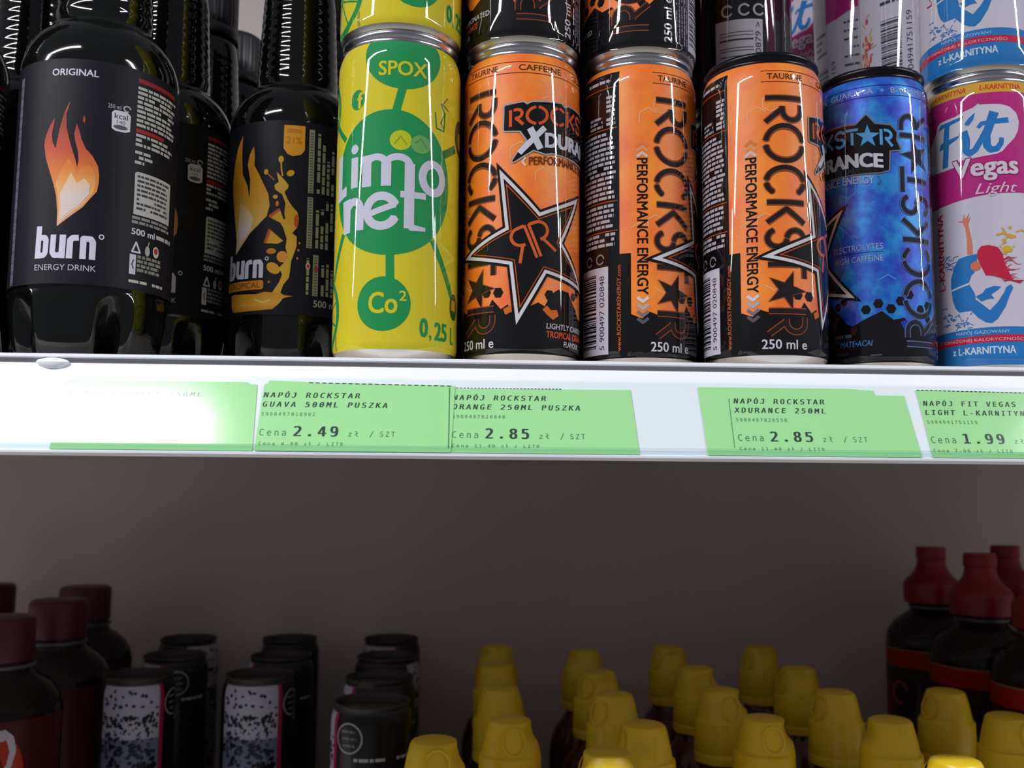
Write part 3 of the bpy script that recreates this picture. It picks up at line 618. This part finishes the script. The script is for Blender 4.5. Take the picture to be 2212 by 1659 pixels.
put(FIT, 0.2470, 0.4485, DECK + LV * 0.993, -2, 'white can with blue foot stacked on the front pink can', GF, 0.985, 0.993)
# second row and behind
for x, y, nm in ((-0.0178, 0.4930, 'lemon can'), (0.0360, 0.4960, 'can with the whole star'), (0.0898, 0.5000, 'middle orange can')):
    put(GUAVA, x, y, DECK, 40, 'dark can hidden behind the front ' + nm + ', lower layer', GG)
    put(GUAVA, x, y, DECK + LV, 50, 'dark can behind the upper can on the front ' + nm, GG)
put(GUAVA, 0.1442, 0.4960, DECK, 10, 'dark can directly behind the black rimmed orange can, lower layer', GG)
put(GUAVA, 0.1442, 0.4960, DECK + LV, -4, 'dark can showing a white bar code above the black rimmed orange can', GG)
for x, y, sf, nm in ((0.2391, 0.5010, -89, 'with a bar code above the blue can'), (0.2340, 0.5560, -103, 'with pink fact panel'), (0.2334, 0.6110, -14, 'with blue script, farthest back')):
    put(FIT, x, y, DECK, sf + 30, 'lower pink and white can under the one ' + nm, GF, 0.985, 0.993)
    put(FIT, x, y, DECK + LV * 0.993, sf, 'pink and white can ' + nm, GF, 0.985, 0.993)
# ------------------------------------------------------------------ dark plastic bottles
RB = 33.5
def neck_ribs():
    out = [(21.3, 152.5), (20.8, 155)]
    z = 157.0; r = 20.6
    while z < 200:
        out += [(r, z), (r + 0.10, z + 0.8), (r + 0.14, z + 1.6), (r + 0.10, z + 2.4), (r, z + 3.2), (r - 0.08, z + 4.1)]
        z += 5.0; r -= 0.24
    return out
BPROF = [(26.5, 0.0), (28.5, 2.0), (30.5, 7.0), (31.8, 14.0), (32.8, 22.0), (33.1, 27.0), (32.7, 29.0), (32.7, 30.0), (33.2, 31.0), (33.2, 60), (33.2, 90), (33.2, 127.0), (33.4, 129.5), (33.1, 133.0), (32.2, 137.0), (30.6, 141.0), (28.4, 144.6), (25.8, 147.6), (23.4, 149.6), (21.9, 151.0)] + neck_ribs() + [(18.0, 206), (17.2, 210), (16.4, 212), (15.6, 213), (14.4, 214), (14.2, 243)]
def petal(r, z, t):
    """five-footed base"""
    if z >= 0.0272: return r
    k = (1 - z / 0.0272); c = abs(math.cos(2.5 * t)); g = 1 - min(1.0, c * 1.75)
    return r * (1 - 0.62 * g * g * (3 - 2 * g) * k ** 0.75) if g > 0 else r
CAPP = [(17.4, 213.4), (18.3, 213.4), (18.7, 214.2), (18.7, 217.6), (18.2, 218.4), (17.4, 219.0), (17.3, 220.0), (17.8, 221), (17.8, 243), (17.2, 245.6), (15.6, 246.8), (0, 246.8)]
LABP = [(33.55, 30.8), (33.55, 127.2)]
FLAME=[(-0.1,108.6),(-1.3,103.0),(-1.0,97.2),(0.5,91.5),(2.1,86.7),(3.4,83.0),(4.0,80.1),(4.5,83.0),(4.1,86.9),(2.7,91.6),(2.2,94.9),(3.0,98.9),(4.2,96.0),(5.3,92.2),(7.0,88.5),(9.8,85.5),(12.1,81.4),(12.7,77.7),(12.7,74.3),(12.2,70.5),(10.2,67.8),(7.0,63.2),(1.1,58.1),(-2.8,54.8),(-3.0,61.4),(-3.8,67.6),(-5.1,72.4),(-7.2,78.1),(-9.4,84.0),(-10.6,89.9),(-10.0,93.7),(-8.4,97.9),(-6.1,101.7),(-6.6,97.8),(-7.2,94.5),(-6.6,90.6),(-5.2,88.1),(-4.5,92.9),(-3.6,98.2),(-2.3,103.5)]
FLMID=[(-1.9,79.9),(0.6,83.8),(2.6,81.0),(4.1,77.3),(5.7,80.3),(8.7,81.5),(11.4,78.0),(11.6,73.3),(10.9,70.2),(6.9,64.1),(1.1,59.0),(-2.4,55.7),(-2.3,61.8),(-3.1,68.5),(-4.4,73.3)]
FLIN=[(-0.2,73.3),(1.8,78.1),(4.3,73.5),(7.2,75.6),(9.5,73.0),(9.3,69.1),(6.0,64.5),(1.8,61.0),(-1.6,57.6),(-1.7,63.3),(-2.2,68.5)]
TFL=[(-23.3,121.6),(-27.4,115.4),(-29.6,108.5),(-31.0,98.6),(-30.7,93.6),(-29.0,85.8),(-27.3,78.3),(-25.4,68.6),(-25.7,61.2),(-19.1,67.7),(-16.3,71.1),(-11.9,74.6),(-7.3,79.0),(-5.9,84.5),(-6.8,90.1),(-9.1,94.6),(-12.1,100.4),(-15.0,105.1),(-14.9,109.8),(-15.7,114.8),(-18.2,110.7),(-19.1,105.7),(-17.3,98.6),(-17.1,88.1),(-19.0,95.6),(-22.6,101.8),(-23.5,111.0),(-23.5,117.9)]
TFIN=[(-23.5,87.0),(-18.4,83.9),(-14.7,78.8),(-15.8,73.1),(-20.1,68.3),(-24.3,63.8),(-24.5,73.1)]
WAVE=[(-28.0,40.9),(-26.0,41.4),(-17.7,40.9),(-11.2,40.7),(-7.1,41.7),(-3.2,41.3),(-0.5,42.2),(2.2,40.1),(6.7,39.7),(2.2,38.7),(0.2,35.9),(-2.9,33.2),(-8.5,32.7),(-18.0,32.4),(-26.3,32.6),(-27.6,35.3)]
COLM=[(-3.2,41.3),(-0.1,46.3),(1.3,50.2),(-0.4,53.4),(1.7,55.7),(3.7,59.0),(2.5,63.4),(2.9,67.8),(1.1,73.3),(-0.6,76.0),(2.0,77.8),(1.4,80.5),(1.8,85.5),(0.0,89.9),(-1.6,91.0),(-3.3,92.1),(-3.9,94.4),(-1.8,96.1),(-3.0,101.1),(0.3,97.8),(3.1,94.5),(2.6,92.8),(1.1,91.1),(2.8,87.3),(5.0,84.0),(7.5,81.4),(8.4,78.2),(7.7,73.7),(5.4,70.7),(7.6,69.2),(7.7,64.8),(6.8,61.4),(5.3,56.9),(5.0,52.5),(4.5,48.6),(2.0,45.2),(0.6,40.8)]
LB = (27, 25, 34); WH_ = (214, 210, 226)
def wordmark(a, x0, x1, y0, xh, asc, col, L, w=3.0):
    """short rounded lower-case name: b u r n"""
    s = (x1 - x0) / 25.3; X = lambda v: x0 + v * s
    a.stroke([(X(1.5), y0), (X(1.8), y0 + asc)], w * s, col, L)
    a.stroke([(X(1.6), y0 + xh - w * .5), (X(4.6), y0 + xh - w * .5), (X(5.2), y0 + xh - w * .9), (X(5.0), y0 + w * .9), (X(4.3), y0 + w * .5), (X(1.6), y0 + w * .5)], w * .92 * s, col, L)
    a.stroke([(X(8.3), y0 + xh), (X(8.1), y0 + w * 1.0), (X(8.9), y0 + w * .5), (X(11.6), y0 + w * .5)], w * .92 * s, col, L); a.stroke([(X(12.2), y0 + xh), (X(12.0), y0)], w * s, col, L)
    a.stroke([(X(15.0), y0), (X(15.1), y0 + xh - w * .9), (X(16.0), y0 + xh - w * .5), (X(18.4), y0 + xh - w * .4)], w * .96 * s, col, L)
    a.stroke([(X(20.2), y0), (X(20.2), y0 + xh - w * .5), (X(23.0), y0 + xh - w * .5), (X(23.8), y0 + xh - w * 1.0), (X(23.8), y0)], w * .96 * s, col, L)
def kcal(a):
    a.poly([(16.6, 98.8), (18.2, 97.9), (22.2, 97.9), (24.2, 98.8), (24.2, 105.8), (22.6, 107.0), (17.6, 107.0), (16.4, 105.8)], (216, 214, 224), 1)
    a.text('kcal', 17.6, 23, 103.4, 105.8, LB, 2); a.text('140', 18.6, 22, 101.2, 102.8, (110, 108, 120), 2); a.ell(20.2, 99.8, 2.9, 0.95, (90, 88, 100), 2)
    a.text('250 ml', 14.8, 20, 107.5, 109.4, (186, 184, 194), 1); a.arc(22.6, 108.4, 1.4, 1.2, 0, 300, 0.6, (186, 184, 194), 1, 12)
def label1():
    a = Art(); g = (196, 192, 190)
    a.rect(-28.9, -26.0, 31.5, 122, (96, 94, 108), 1)
    for i in range(60): a.rect(-28.9, -26.0, 32 + 1.5 * i, 32.5 + 1.5 * i, (112, 110, 122) if i % 3 else (80, 78, 92), 2)
    a.text('ORIGINAL', -8.6, 10.7, 119.8, 122.8, WH_, 1, bold=0.02)
    a.poly(FLAME, grad([(54, (226, 176, 138)), (66, (226, 150, 90)), (76, (226, 136, 66)), (86, (204, 92, 62)), (95, (178, 76, 66)), (103, (150, 62, 54)), (108, (206, 130, 60))]), 1)
    a.poly([(5.7, 103.2), (6.4, 101.0), (6.1, 99.1), (5.3, 100.5)], (160, 70, 46), 1)
    a.poly(FLMID, grad([(55, (230, 196, 172)), (70, (236, 180, 110)), (80, (226, 130, 60))]), 2); a.poly(FLIN, grad([(56, (224, 204, 200)), (68, (224, 206, 204)), (78, (238, 190, 120))]), 3)
    wordmark(a, -12.3, 13.2, 41.4, 9.9, 13.6, WH_, 1, 2.55); a.arc(14.9, 51.4, 0.9, 0.9, 0, 360, 0.45, WH_, 1, 14)
    a.text('ENERGY DRINK', -11.9, 13.4, 36.4, 38.9, (188, 186, 200), 1)
    kcal(a)
    a.rect(26.9, 50, 121.6, 123.6, (150, 44, 46), 1)
    a.greek(26.9, 52, 101.8, 120, 2.05, 1.25, g, 1, 1, 0.96, 0.2); a.rect(26.9, 42, 99.6, 101.2, (172, 46, 40), 1); a.greek(26.9, 50, 92.5, 99, 2.05, 1.25, g, 1, 2, 0.96, 0.2)
    a.greek(26.9, 36, 84.5, 91.5, 2.2, 1.3, g, 1, 3, 0.8, 0.6)
    a.poly([(27.4, 63.6), (49.5, 63.6), (49.5, 82.4), (28.2, 82.4), (27.4, 81.6)], (198, 196, 196), 1); a.greek(28.6, 48.5, 65, 81, 2.0, 1.0, (70, 66, 74), 2, 4, 0.95, 0.2)
    a.greek(26.9, 50, 58.6, 62.8, 1.9, 1.2, (150, 148, 150), 1, 5, 0.95, 0.1)
    a.text('500 ml', 26.9, 39, 54.8, 57.6, WH_, 1, bold=0.03); a.greek(40, 52, 55, 57, 3, 1.7, g, 1, 6, 0.95, 0)
    a.stroke([(27.6, 47.4), (29.4, 51.6), (31.4, 47.4)], 0.8, WH_, 1, closed=True); a.ell(35.2, 48.8, 1.3, 2.2, (186, 186, 182), 1); a.stroke([(35.4, 51), (36, 53)], 0.5, (186, 186, 182), 1); a.ell(40.2, 49.4, 1.9, 2.5, (214, 206, 206), 1); a.ell(40.2, 49.8, 1.2, 1.4, (196, 50, 34), 2)
    a.rect(26.7, 29.6, 37.6, 46.2, WH_, 1); a.stroke([(28.6, 44), (27.8, 42), (28.6, 40)], 0.6, (90, 90, 100), 2); a.greek(30.2, 44, 37.6, 46.2, 1.9, 1.3, (140, 140, 134), 1, 7, 0.96, 0.1)
    a.greek(26.7, 46, 33.6, 35.2, 3, 1.2, g, 1, 8, 0.95, 0.0); a.greek(60, 100, 36, 122, 2.3, 1.2, (120, 118, 116), 1, 9, 0.9, 0.2)
    return a
def label2():
    a = Art(); Y = (216, 164, 44); YD = (204, 130, 34); RD = (190, 84, 36); g = (150, 150, 122)
    a.poly(TFL, grad([(60, (222, 196, 150)), (72, (222, 184, 96)), (92, (222, 158, 40)), (121, (200, 132, 30))]), 1); a.poly(TFIN, grad([(62, (214, 190, 170)), (74, (222, 212, 206)), (86, (224, 190, 90))]), 2)
    a.poly(WAVE, grad([(31, (190, 106, 28)), (36, (224, 168, 60)), (42, (206, 146, 30))]), 1); a.stroke([(-12, 38), (-8, 36.5), (-4, 37.6)], 0.5, (240, 214, 140), 2)
    a.poly(COLM, grad([(40, Y), (60, (220, 176, 60)), (80, (212, 158, 36)), (100, (216, 176, 70))]), 1)
    for q in ([(-5.9, 78.6), (-0.8, 82.4), (1.6, 76.1), (-1.1, 76.0)], [(-7.7, 65.6), (-5.4, 72.4), (1.3, 66.7), (-1.3, 65.2)]):
        a.poly(q, Y, 2); a.stroke(q[:2], 1.4, RD, 3)
    a.ell(-4.4, 61.6, 2.4, 1.4, YD, 2); a.ell(1.0, 58.9, 2.6, 2.8, (226, 150, 60), 2); a.ell(-3.1, 53.2, 3.6, 2.5, Y, 2, rot=-0.6); a.ell(7.2, 76.9, 1.1, 3.2, RD, 2); a.ell(-1, 107.4, 1.3, 1.7, Y, 2); a.stroke([(-1, 107), (-0.6, 102), (0, 99)], 0.7, Y, 2)
    a.ell(3.8, 100.6, 1.9, 1.5, Y, 2, rot=0.5); a.ell(-8.3, 101.2, 1.1, 1.4, Y, 2); a.stroke([(-8, 100.8), (-4, 97)], 0.5, YD, 2); a.ell(-3.2, 88.6, 1.2, 1.0, Y, 2); a.ell(-2.2, 85.2, 0.8, 1.4, YD, 2)
    for x, y in ((8.6, 62.5), (8.2, 58.4), (9.0, 66), (-5, 46.5), (3.4, 83.6)): a.ell(x, y, 0.5, 0.6, YD, 2, 10)
    wordmark(a, -31.0, -7.9, 48.6, 9.2, 12.6, WH_, 3, 2.55); a.arc(-6.4, 58.0, 0.8, 0.8, 0, 360, 0.4, WH_, 3, 14)
    a.poly([(-31, 42.9), (-8.6, 42.9), (-7.8, 43.7), (-7.8, 46.8), (-8.4, 47.4), (-31, 47.4)], (214, 136, 44), 3); a.text('TROPICAL', -29.4, -9.4, 43.7, 46.6, (120, 66, 22), 4, bold=0.01)
    a.poly([(0.0, 124.8), (10.2, 124.8), (10.2, 112.6), (8.4, 110.2), (4.6, 109.2), (2.0, 110.2), (0.0, 113.0)], (224, 156, 44), 2); a.text('21%', 1.4, 8.8, 115.4, 119.2, (206, 120, 40), 3, bold=0.02); a.greek(1.6, 8.6, 120, 123, 3, 2.0, (206, 128, 44), 3, 2, 0.96, 0)
    for y0, y1 in ((91.5, 123.6), (64, 89.5), (36.6 + 4, 61)):
        o = 0 if y0 > 62 else 3.6
        a.rect(12.3 + o, 15.0 + o, y0, y1, (148, 148, 124), 2)
        for i in range(int((y1 - y0) / 1.4)): a.rect(12.9 + o, 14.4 + o, y0 + 0.5 + 1.4 * i, y0 + 1.1 + 1.4 * i, (90, 90, 76), 3)
        for k in range(5): a.frame(18.2 + o + 2.6 * k, y0, 90); a.greek(0.4, y1 - y0, 0, 1.5, 3, 1.5, g, 2, k + int(y0), 0.9, 0.5); a.frame()
    a.frame(14.0, 41, 90); a.greek(0, 18, 0, 1.3, 3, 1.3, g, 2, 90, 0.9, 0); a.frame(); a.ell(13.4, 55, 1.1, 1.6, (206, 190, 180), 3); a.ell(13.4, 55, 0.7, 0.9, (180, 60, 40), 4); a.ell(17.4, 54, 1.0, 1.4, (180, 70, 50), 4)
    a.text('500 ml', 16.6, 29.4, 35.2, 38.6, (170, 170, 150), 2, bold=0.01)
    a.greek(40, 95, 36, 122, 2.3, 1.2, (120, 118, 116), 1, 9, 0.9, 0.2)
    return a
def make_bottle(label_art):
    root = empty('drink_bottle', (0, 0, 0))
    b = MB(); b.lathe(mm(BPROF), M['pet'], 120, petal); b.build('bottle_body', root, angle=60)
    b = MB(); b.lathe(mm(LABP), M['printflat'], 96, close=False, smooth_n=True); b.col = [lin(LB)] * len(b.v)
    wrap(b, label_art, LABP, 33.55, M['printflat'], 1.8, 0.045); b.build('paper_label', root, ink=True, custom=True)
    b = MB()
    b.lathe(mm(CAPP), M['blackcap'], 144, lambda r, z, t: r - (0.00035 if (0.2205 < z < 0.2435 and int(t / (2 * PI) * 72 + 0.25) % 2) else 0), close=False); b.build('screw_cap', root, angle=50)
    return root
BURN = make_bottle(label1()); TROP = make_bottle(label2())
GBt = 'dark energy drink bottles'
def putb(proto, az_x, y, u, label):
    o = proto if not proto.get('label') else copy_tree(proto)
    o.location = (az_x, y, DECK); o.rotation_euler = (0, 0, u / 33.55); tag(o, label, 'drink bottle', GBt)
putb(BURN, -0.1664, 0.4417, 0, 'dark bottle with a red and pale flame label, front row at left')
putb(TROP, -0.0897, 0.5069, 0, 'dark bottle with a yellow flame and fruit splash label beside the lemon can')
putb(BURN, -0.1570, 0.5085, 4.2, 'dark bottle half hidden between the two flame label bottles in front')
putb(BURN, -0.2400, 0.4330, 6, 'dark bottle cut off by the left edge of the photo, front row')
putb(BURN, -0.2265, 0.5085, 20, 'dark bottle with ribbed neck seen in the gap at far left, second row')
putb(BURN, -0.1570, 0.5765, 60, 'dark bottle with ridged black cap in the third row')
putb(BURN, -0.1560, 0.6450, 80, 'dark bottle whose black cap shows lowest, in front of the pale back panel')
putb(BURN, -0.0885, 0.5760, 50, 'dark bottle behind the fruit splash bottle, almost hidden')
putb(BURN, -0.2255, 0.5770, 50, 'dark bottle in the third row behind the red flame bottle')
putb(BURN, -0.2950, 0.5450, 50, 'dark bottle behind the one cut off by the left edge, almost hidden')

# ------------------------------------------------------------------ lower shelf
# dotted black cans
def dot_art():
    a = Art(); rnd = random.Random(3)
    a.poly([(-22, 138), (-22, 100), (22, 100), (22, 138)], (184, 182, 196), 0)
    a.rect(-22, 22, 8, 100, (112, 120, 142), 0)
    for i in range(40): a.ell(rnd.uniform(-21, 21), rnd.uniform(108, 134), rnd.uniform(.9, 1.5), rnd.uniform(.9, 1.5), rnd.choice([(30, 34, 50), (56, 58, 100), (26, 30, 40)]), 1, 10)
    for i in range(300):
        y = 10 + 106 * (1 - rnd.random() ** 1.6); cx = rnd.uniform(-20.5, 20.5); r = rnd.uniform(1.0, 3.4) * (1.0 if y < 96 else 0.6)
        a.poly([(max(-22, min(22, cx + r * q * math.cos(t))), y + r * q * math.sin(t)) for t, q in [(t, rnd.uniform(.5, 1.3)) for t in (0, 1, 2, 3, 4, 5)]], rnd.choice([(18, 22, 34), (24, 36, 50), (14, 16, 24), (34, 44, 66)]), 2)
    for i in range(60): a.ell(rnd.uniform(-20, 20), rnd.uniform(40, 104), rnd.uniform(.5, 1.4), rnd.uniform(.4, 1.2), (112, 120, 142), 4, 8)
    a.rect(22, 24.6, 8, 138, (166, 40, 86), 1); a.rect(24.6, 25.6, 8, 138, (170, 30, 50), 1)
    a.arc(36, 123, 9.2, 9.2, 0, 360, 1.1, (170, 168, 172), 2, 40)
    for i, y in enumerate((127, 122.6, 118.2)): a.greek(30.5 + i * .6, 41.5, y - 1, y + 1, 4, 1.6, (120, 118, 122), 2, i, 0.97, 0.1)
    a.greek(40, 80, 108, 111, 5, 2.0, (190, 188, 192), 2, 31, 0.6, 0.0)
    a.rect(34, 70, 8, 98, (14, 12, 14), 0)
    return a
M['dotlid'] = mat('dull_lid', (58, 56, 52), 0.45, 0.3)
M['dotbody'] = mat('satin_black_can', (12, 10, 13), 0.4, 0, 0.2, 0.3)
DOT = make_can('drink_can', dot_art(), M['dotbody'], M['dotlid'], 'dimprint')
GD = 'black dotted cans on the lower shelf'
for x, y, sf, lb in ((-0.0575, 0.672, -49, 'black can with a ring emblem, nearest of the right row on the lower shelf'),
                     (-0.0595, 0.755, -43, 'black can second from the front in the right row on the lower shelf'),
                     (-0.0605, 0.845, 42, 'black can with white dotted patch at its right side, third in the right row'),
                     (-0.0640, 0.940, -17, 'black can at the back of the right row near the yellow caps'),
                     (-0.1500, 0.765, -2, 'white dotted black can at the front of the middle row'),
                     (-0.1485, 0.848, -47, 'black can with faint ring behind the middle dotted can'),
                     (-0.1575, 0.940, -50, 'black can at the back of the middle row'),
                     (-0.2385, 0.765, 2, 'white dotted black can at the front of the left row'),
                     (-0.2360, 0.850, -27, 'black can with faint ring behind the left dotted can'),
                     (-0.2495, 0.940, 28, 'black can at the back of the left row')):
    put(DOT, x, y, LOW, sf, lb, GD, 1.0, 0.985)
# bottles with yellow sports caps
YC = [(18.0, 0), (18.9, 0.6), (19.2, 2), (19.2, 6), (18.7, 6.6), (18.7, 7.2), (19.2, 8), (19.1, 18), (18.9, 27), (18.6, 28.5), (17.3, 29.4), (16.9, 31), (16.1, 35), (15.3, 39), (14.2, 43.5), (13.4, 46.6), (12.4, 48.2), (10.5, 49.0), (0, 49.3)]
def ymod(r, z, t):
    if z < 0.0285 or r < 0.003: return r
    d = abs((t - 1.1 + PI) % (2 * PI) - PI)                      # thumb ledge on one side
    k = max(0.0, 1 - d / 0.95); k = k * k * (3 - 2 * k)
    zz = z * 1000
    tgt = 18.6 if zz < 34 else 18.6 - (zz - 34) * 1.05 if zz < 39.5 else 12.1 - (zz - 39.5) * 0.05 if zz < 45 else 12.6
    return r * (1 - k) + min(tgt / 1000, max(r, 0.0125) + 0.003) * k if r > 0.0118 else r
def make_yellow():
    root = empty('juice_bottle', (0, 0, 0))
    b = MB(); b.lathe(mm([(27, 0), (29, 1.5), (30, 5), (30, 52), (29, 62), (26, 72), (21, 80), (17, 85), (15, 88), (15, 96), (0, 96)]), M['amber'], 48); b.build('bottle_body', root, angle=50)
    b = MB(); b.lathe([(r / 1000, z / 1000) for r, z in YC], M['ycap'], 64, ymod); cp = b.build('sports_cap', root, angle=35); cp.location = (0, 0, 0.0908)
    b = MB(); n = 28
    for (ra, rb, oy) in ((7.4, 6.2, 0.0),):
        P = []; F = []
        for i in range(n):
            t = 2 * PI * i / n
            for rr, dz in ((ra, 0.0), ((ra + rb) / 2, 0.28), (rb, 0.0)): P.append((rr * math.cos(t) / 1000, -dz / 1000, 1.15 * rr * math.sin(t) / 1000))
        for i in range(n):
            j = (i + 1) % n
            for k in range(2): F.append((i * 3 + k, j * 3 + k, j * 3 + k + 1, i * 3 + k + 1))
        b.add(P, F, M['ycap'])
    q = b.build('oval_mark', cp); q.location = (0, -0.0156, 0.0385); q.rotation_euler = (-0.24, 0, 0)
    return root
YEL = make_yellow(); GY = 'yellow capped bottles'
YP = [(-0.0140, 0.572, 0.15, 'yellow capped bottle standing apart at the left, next to the black ring can'),
      (0.0310, 0.620, 0.1, 'yellow capped bottle at the front of the leftmost row of four'), (0.0285, 0.713, 1.7, 'yellow capped bottle second in the leftmost row of four'),
      (0.0290, 0.805, 2.4, 'yellow capped bottle third in the leftmost row of four'), (0.0320, 0.898, -2.0, 'yellow capped bottle last in the leftmost row of four'),
      (0.0795, 0.545, -2.6, 'bright yellow capped bottle at the bottom edge, front of the second row'), (0.1108, 0.607, -1.4, 'yellow capped bottle behind the bright one of the second row'),
      (0.1060, 0.693, -0.9, 'yellow capped bottle in the middle of the second row'), (0.1065, 0.776, -0.8, 'yellow capped bottle fourth from the front in the second row'), (0.1075, 0.874, -2.2, 'yellow capped bottle last in the second row'),
      (0.1885, 0.622, 0.1, 'yellow capped bottle at the front of the third row'), (0.1845, 0.708, 0.2, 'yellow capped bottle second in the third row'), (0.1875, 0.792, 0.2, 'yellow capped bottle third in the third row'), (0.1865, 0.893, -1.1, 'yellow capped bottle last in the third row'),
      (0.2665, 0.617, -2.7, 'yellow capped bottle behind the bright one at lower right'), (0.2640, 0.700, -1.2, 'yellow capped bottle third from the front in the fourth row'), (0.2680, 0.790, -1.3, 'yellow capped bottle fourth from the front in the fourth row'), (0.2690, 0.894, -1.1, 'yellow capped bottle last in the fourth row'),
      (0.2620, 0.526, -2.4, 'bright yellow capped bottle at the bottom edge of the fourth row'),
      (0.3440, 0.702, -1.2, 'yellow capped bottle in front of the red capped bottles, rear of the rightmost row'), (0.3465, 0.626, 0.4, 'yellow capped bottle at the lower right corner, front of the rightmost row')]
for i, (x, y, a, lb) in enumerate(YP):
    o = YEL if i == 0 else copy_tree(YEL)
    o.location = (x, y, LOW); o.rotation_euler = (0, 0, a); tag(o, lb, 'bottle', GY)
# tall bottles with red sports caps at the right
def make_red():
    root = empty('juice_bottle', (0, 0, 0))
    b = MB(); b.lathe(mm([(34, 0), (38, 2), (40, 6), (40, 146), (39.4, 152), (37.4, 158), (33, 164), (27, 169), (22.5, 172), (20, 174), (18, 177), (18, 184), (0, 184)]), M['juice'], 56); b.build('bottle_body', root, angle=50)
    b = MB(); b.lathe(mm([(19.0, 176.4), (20.6, 177), (20.6, 179), (19.0, 179.6)]), M['neckring'], 40, close=False); b.build('neck_ring', root)
    b = MB(); b.lathe(mm([(22.5, 181), (23.8, 182), (24.2, 196), (23.6, 199), (21.0, 202), (16.6, 206), (13.8, 210), (12.8, 213), (12.2, 215), (11.8, 219), (12.6, 220), (12.6, 228), (11.8, 230), (0, 230.2)]), M['rcap'], 48); b.build('sports_cap', root)
    a = Art(); a.rect(-125, 125, 72, 143, (40, 14, 16), 0); a.rect(-125, 125, 128, 142, (170, 16, 28), 1); a.rect(-125, 125, 142, 143, (150, 120, 120), 1)
    for x in (-84, -42, 0, 42, 84): a.arc(x, 106, 8, 9, 20, 300, 3, (150, 66, 86), 1); a.poly([(x + 12, 80), (x + 20, 118), (x + 28, 82)], (70, 70, 70), 1); a.poly([(x - 20, 80), (x - 14, 116), (x - 8, 84)], (120, 26, 20), 1)
    a.rect(-125, 125, 72, 74, (120, 30, 40), 1)
    pr = [(40.3, 71.5), (40.3, 143.4)]; b = MB(); b.lathe(mm(pr), M['dimprint'], 72, close=False, smooth_n=True); b.col = [lin((30, 12, 14))] * len(b.v); wrap(b, a, pr, 40.3, M['dimprint'], 3.0, 0.04)
    b.build('wrap_label', root, ink=True, custom=True)
    return root
RED = make_red(); GR = 'red capped bottles'
for i, (x, y, lb) in enumerate(((0.4200, 0.875, 'dark bottle with red sports cap, leftmost of the red capped group'), (0.4210, 0.793, 'dark bottle with red sports cap, second of the red capped group'), (0.4270, 0.711, 'dark bottle with red sports cap, nearest at the right edge'), (0.5050, 0.905, 'dark bottle with red sports cap at the back right corner'), (0.5150, 0.815, 'dark bottle with red sports cap beyond the right edge, mostly out of view'))):
    o = RED if i == 0 else copy_tree(RED); o.location = (x, y, LOW); o.rotation_euler = (0, 0, -0.2 + 0.3 * i); tag(o, lb, 'bottle', GR)
# dark juice bottles with red screw caps at the left
def make_juice():
    root = empty('juice_bottle', (0, 0, 0))
    b = MB(); b.lathe(mm([(34, 0), (38, 2), (40, 6), (40, 131), (38.5, 138), (34, 145), (28, 150.5), (22.5, 154), (20.4, 156.5), (20, 160), (19, 166), (19, 186), (0, 186)]), M['juice'], 56); b.build('bottle_body', root, angle=50)
    b = MB(); b.lathe(mm([(20.2, 158.5), (22.2, 159.2), (22.2, 161), (20.2, 161.6)]), M['neckring'], 40, close=False); b.build('neck_ring', root)
    b = MB(); b.lathe(mm([(20.4, 163), (21.0, 163.4), (21.2, 165), (21.2, 187), (20.6, 190), (19, 191.4), (0, 191.4)]), M['rcapdark'], 96, lambda r, z, t: r - (0.0004 if 0.166 < z < 0.187 and int(t / (2 * PI) * 48) % 2 else 0)); b.build('screw_cap', root, angle=50)
    a = Art(); a.rect(-125, 125, 40, 130, (66, 12, 12), 0); a.ell(0, 98, 28, 31, (170, 50, 20), 1); a.ell(-4, 95, 21, 26, (110, 16, 14), 2)
    a.stroke([(14, 124), (19, 120), (21, 112), (19, 103), (13, 97)], 5.0, (196, 190, 200), 3, w1=2.5); a.ell(14, 122, 4.6, 3.4, (180, 176, 188), 3)
    pr = [(40.3, 39.5), (40.3, 130.5)]; b = MB(); b.lathe(mm(pr), M['dimprint'], 72, close=False, smooth_n=True); b.col = [lin((50, 12, 12))] * len(b.v); wrap(b, a, pr, 40.3, M['dimprint'], 3.0, 0.04)
    b.build('wrap_label', root, ink=True, custom=True)
    return root
JUI = make_juice(); GJ = 'dark juice bottles at the left'
for i, (x, y, rz, lb) in enumerate(((-0.3265, 0.890, 2.9, 'dark juice bottle with ridged cap, rear one of the left corner group'), (-0.3095, 0.790, 2.4, 'dark juice bottle with dark red cap, middle one of the left corner group'), (-0.3070, 0.690, 0.16, 'dark juice bottle with red cap and pale swirl label, nearest at the left edge'), (-0.4150, 0.905, 0.4, 'dark juice bottle with near black cap at the back left corner'))):
    o = JUI if i == 0 else copy_tree(JUI); o.location = (x, y, LOW); o.rotation_euler = (0, 0, rz); tag(o, lb, 'bottle', GJ)
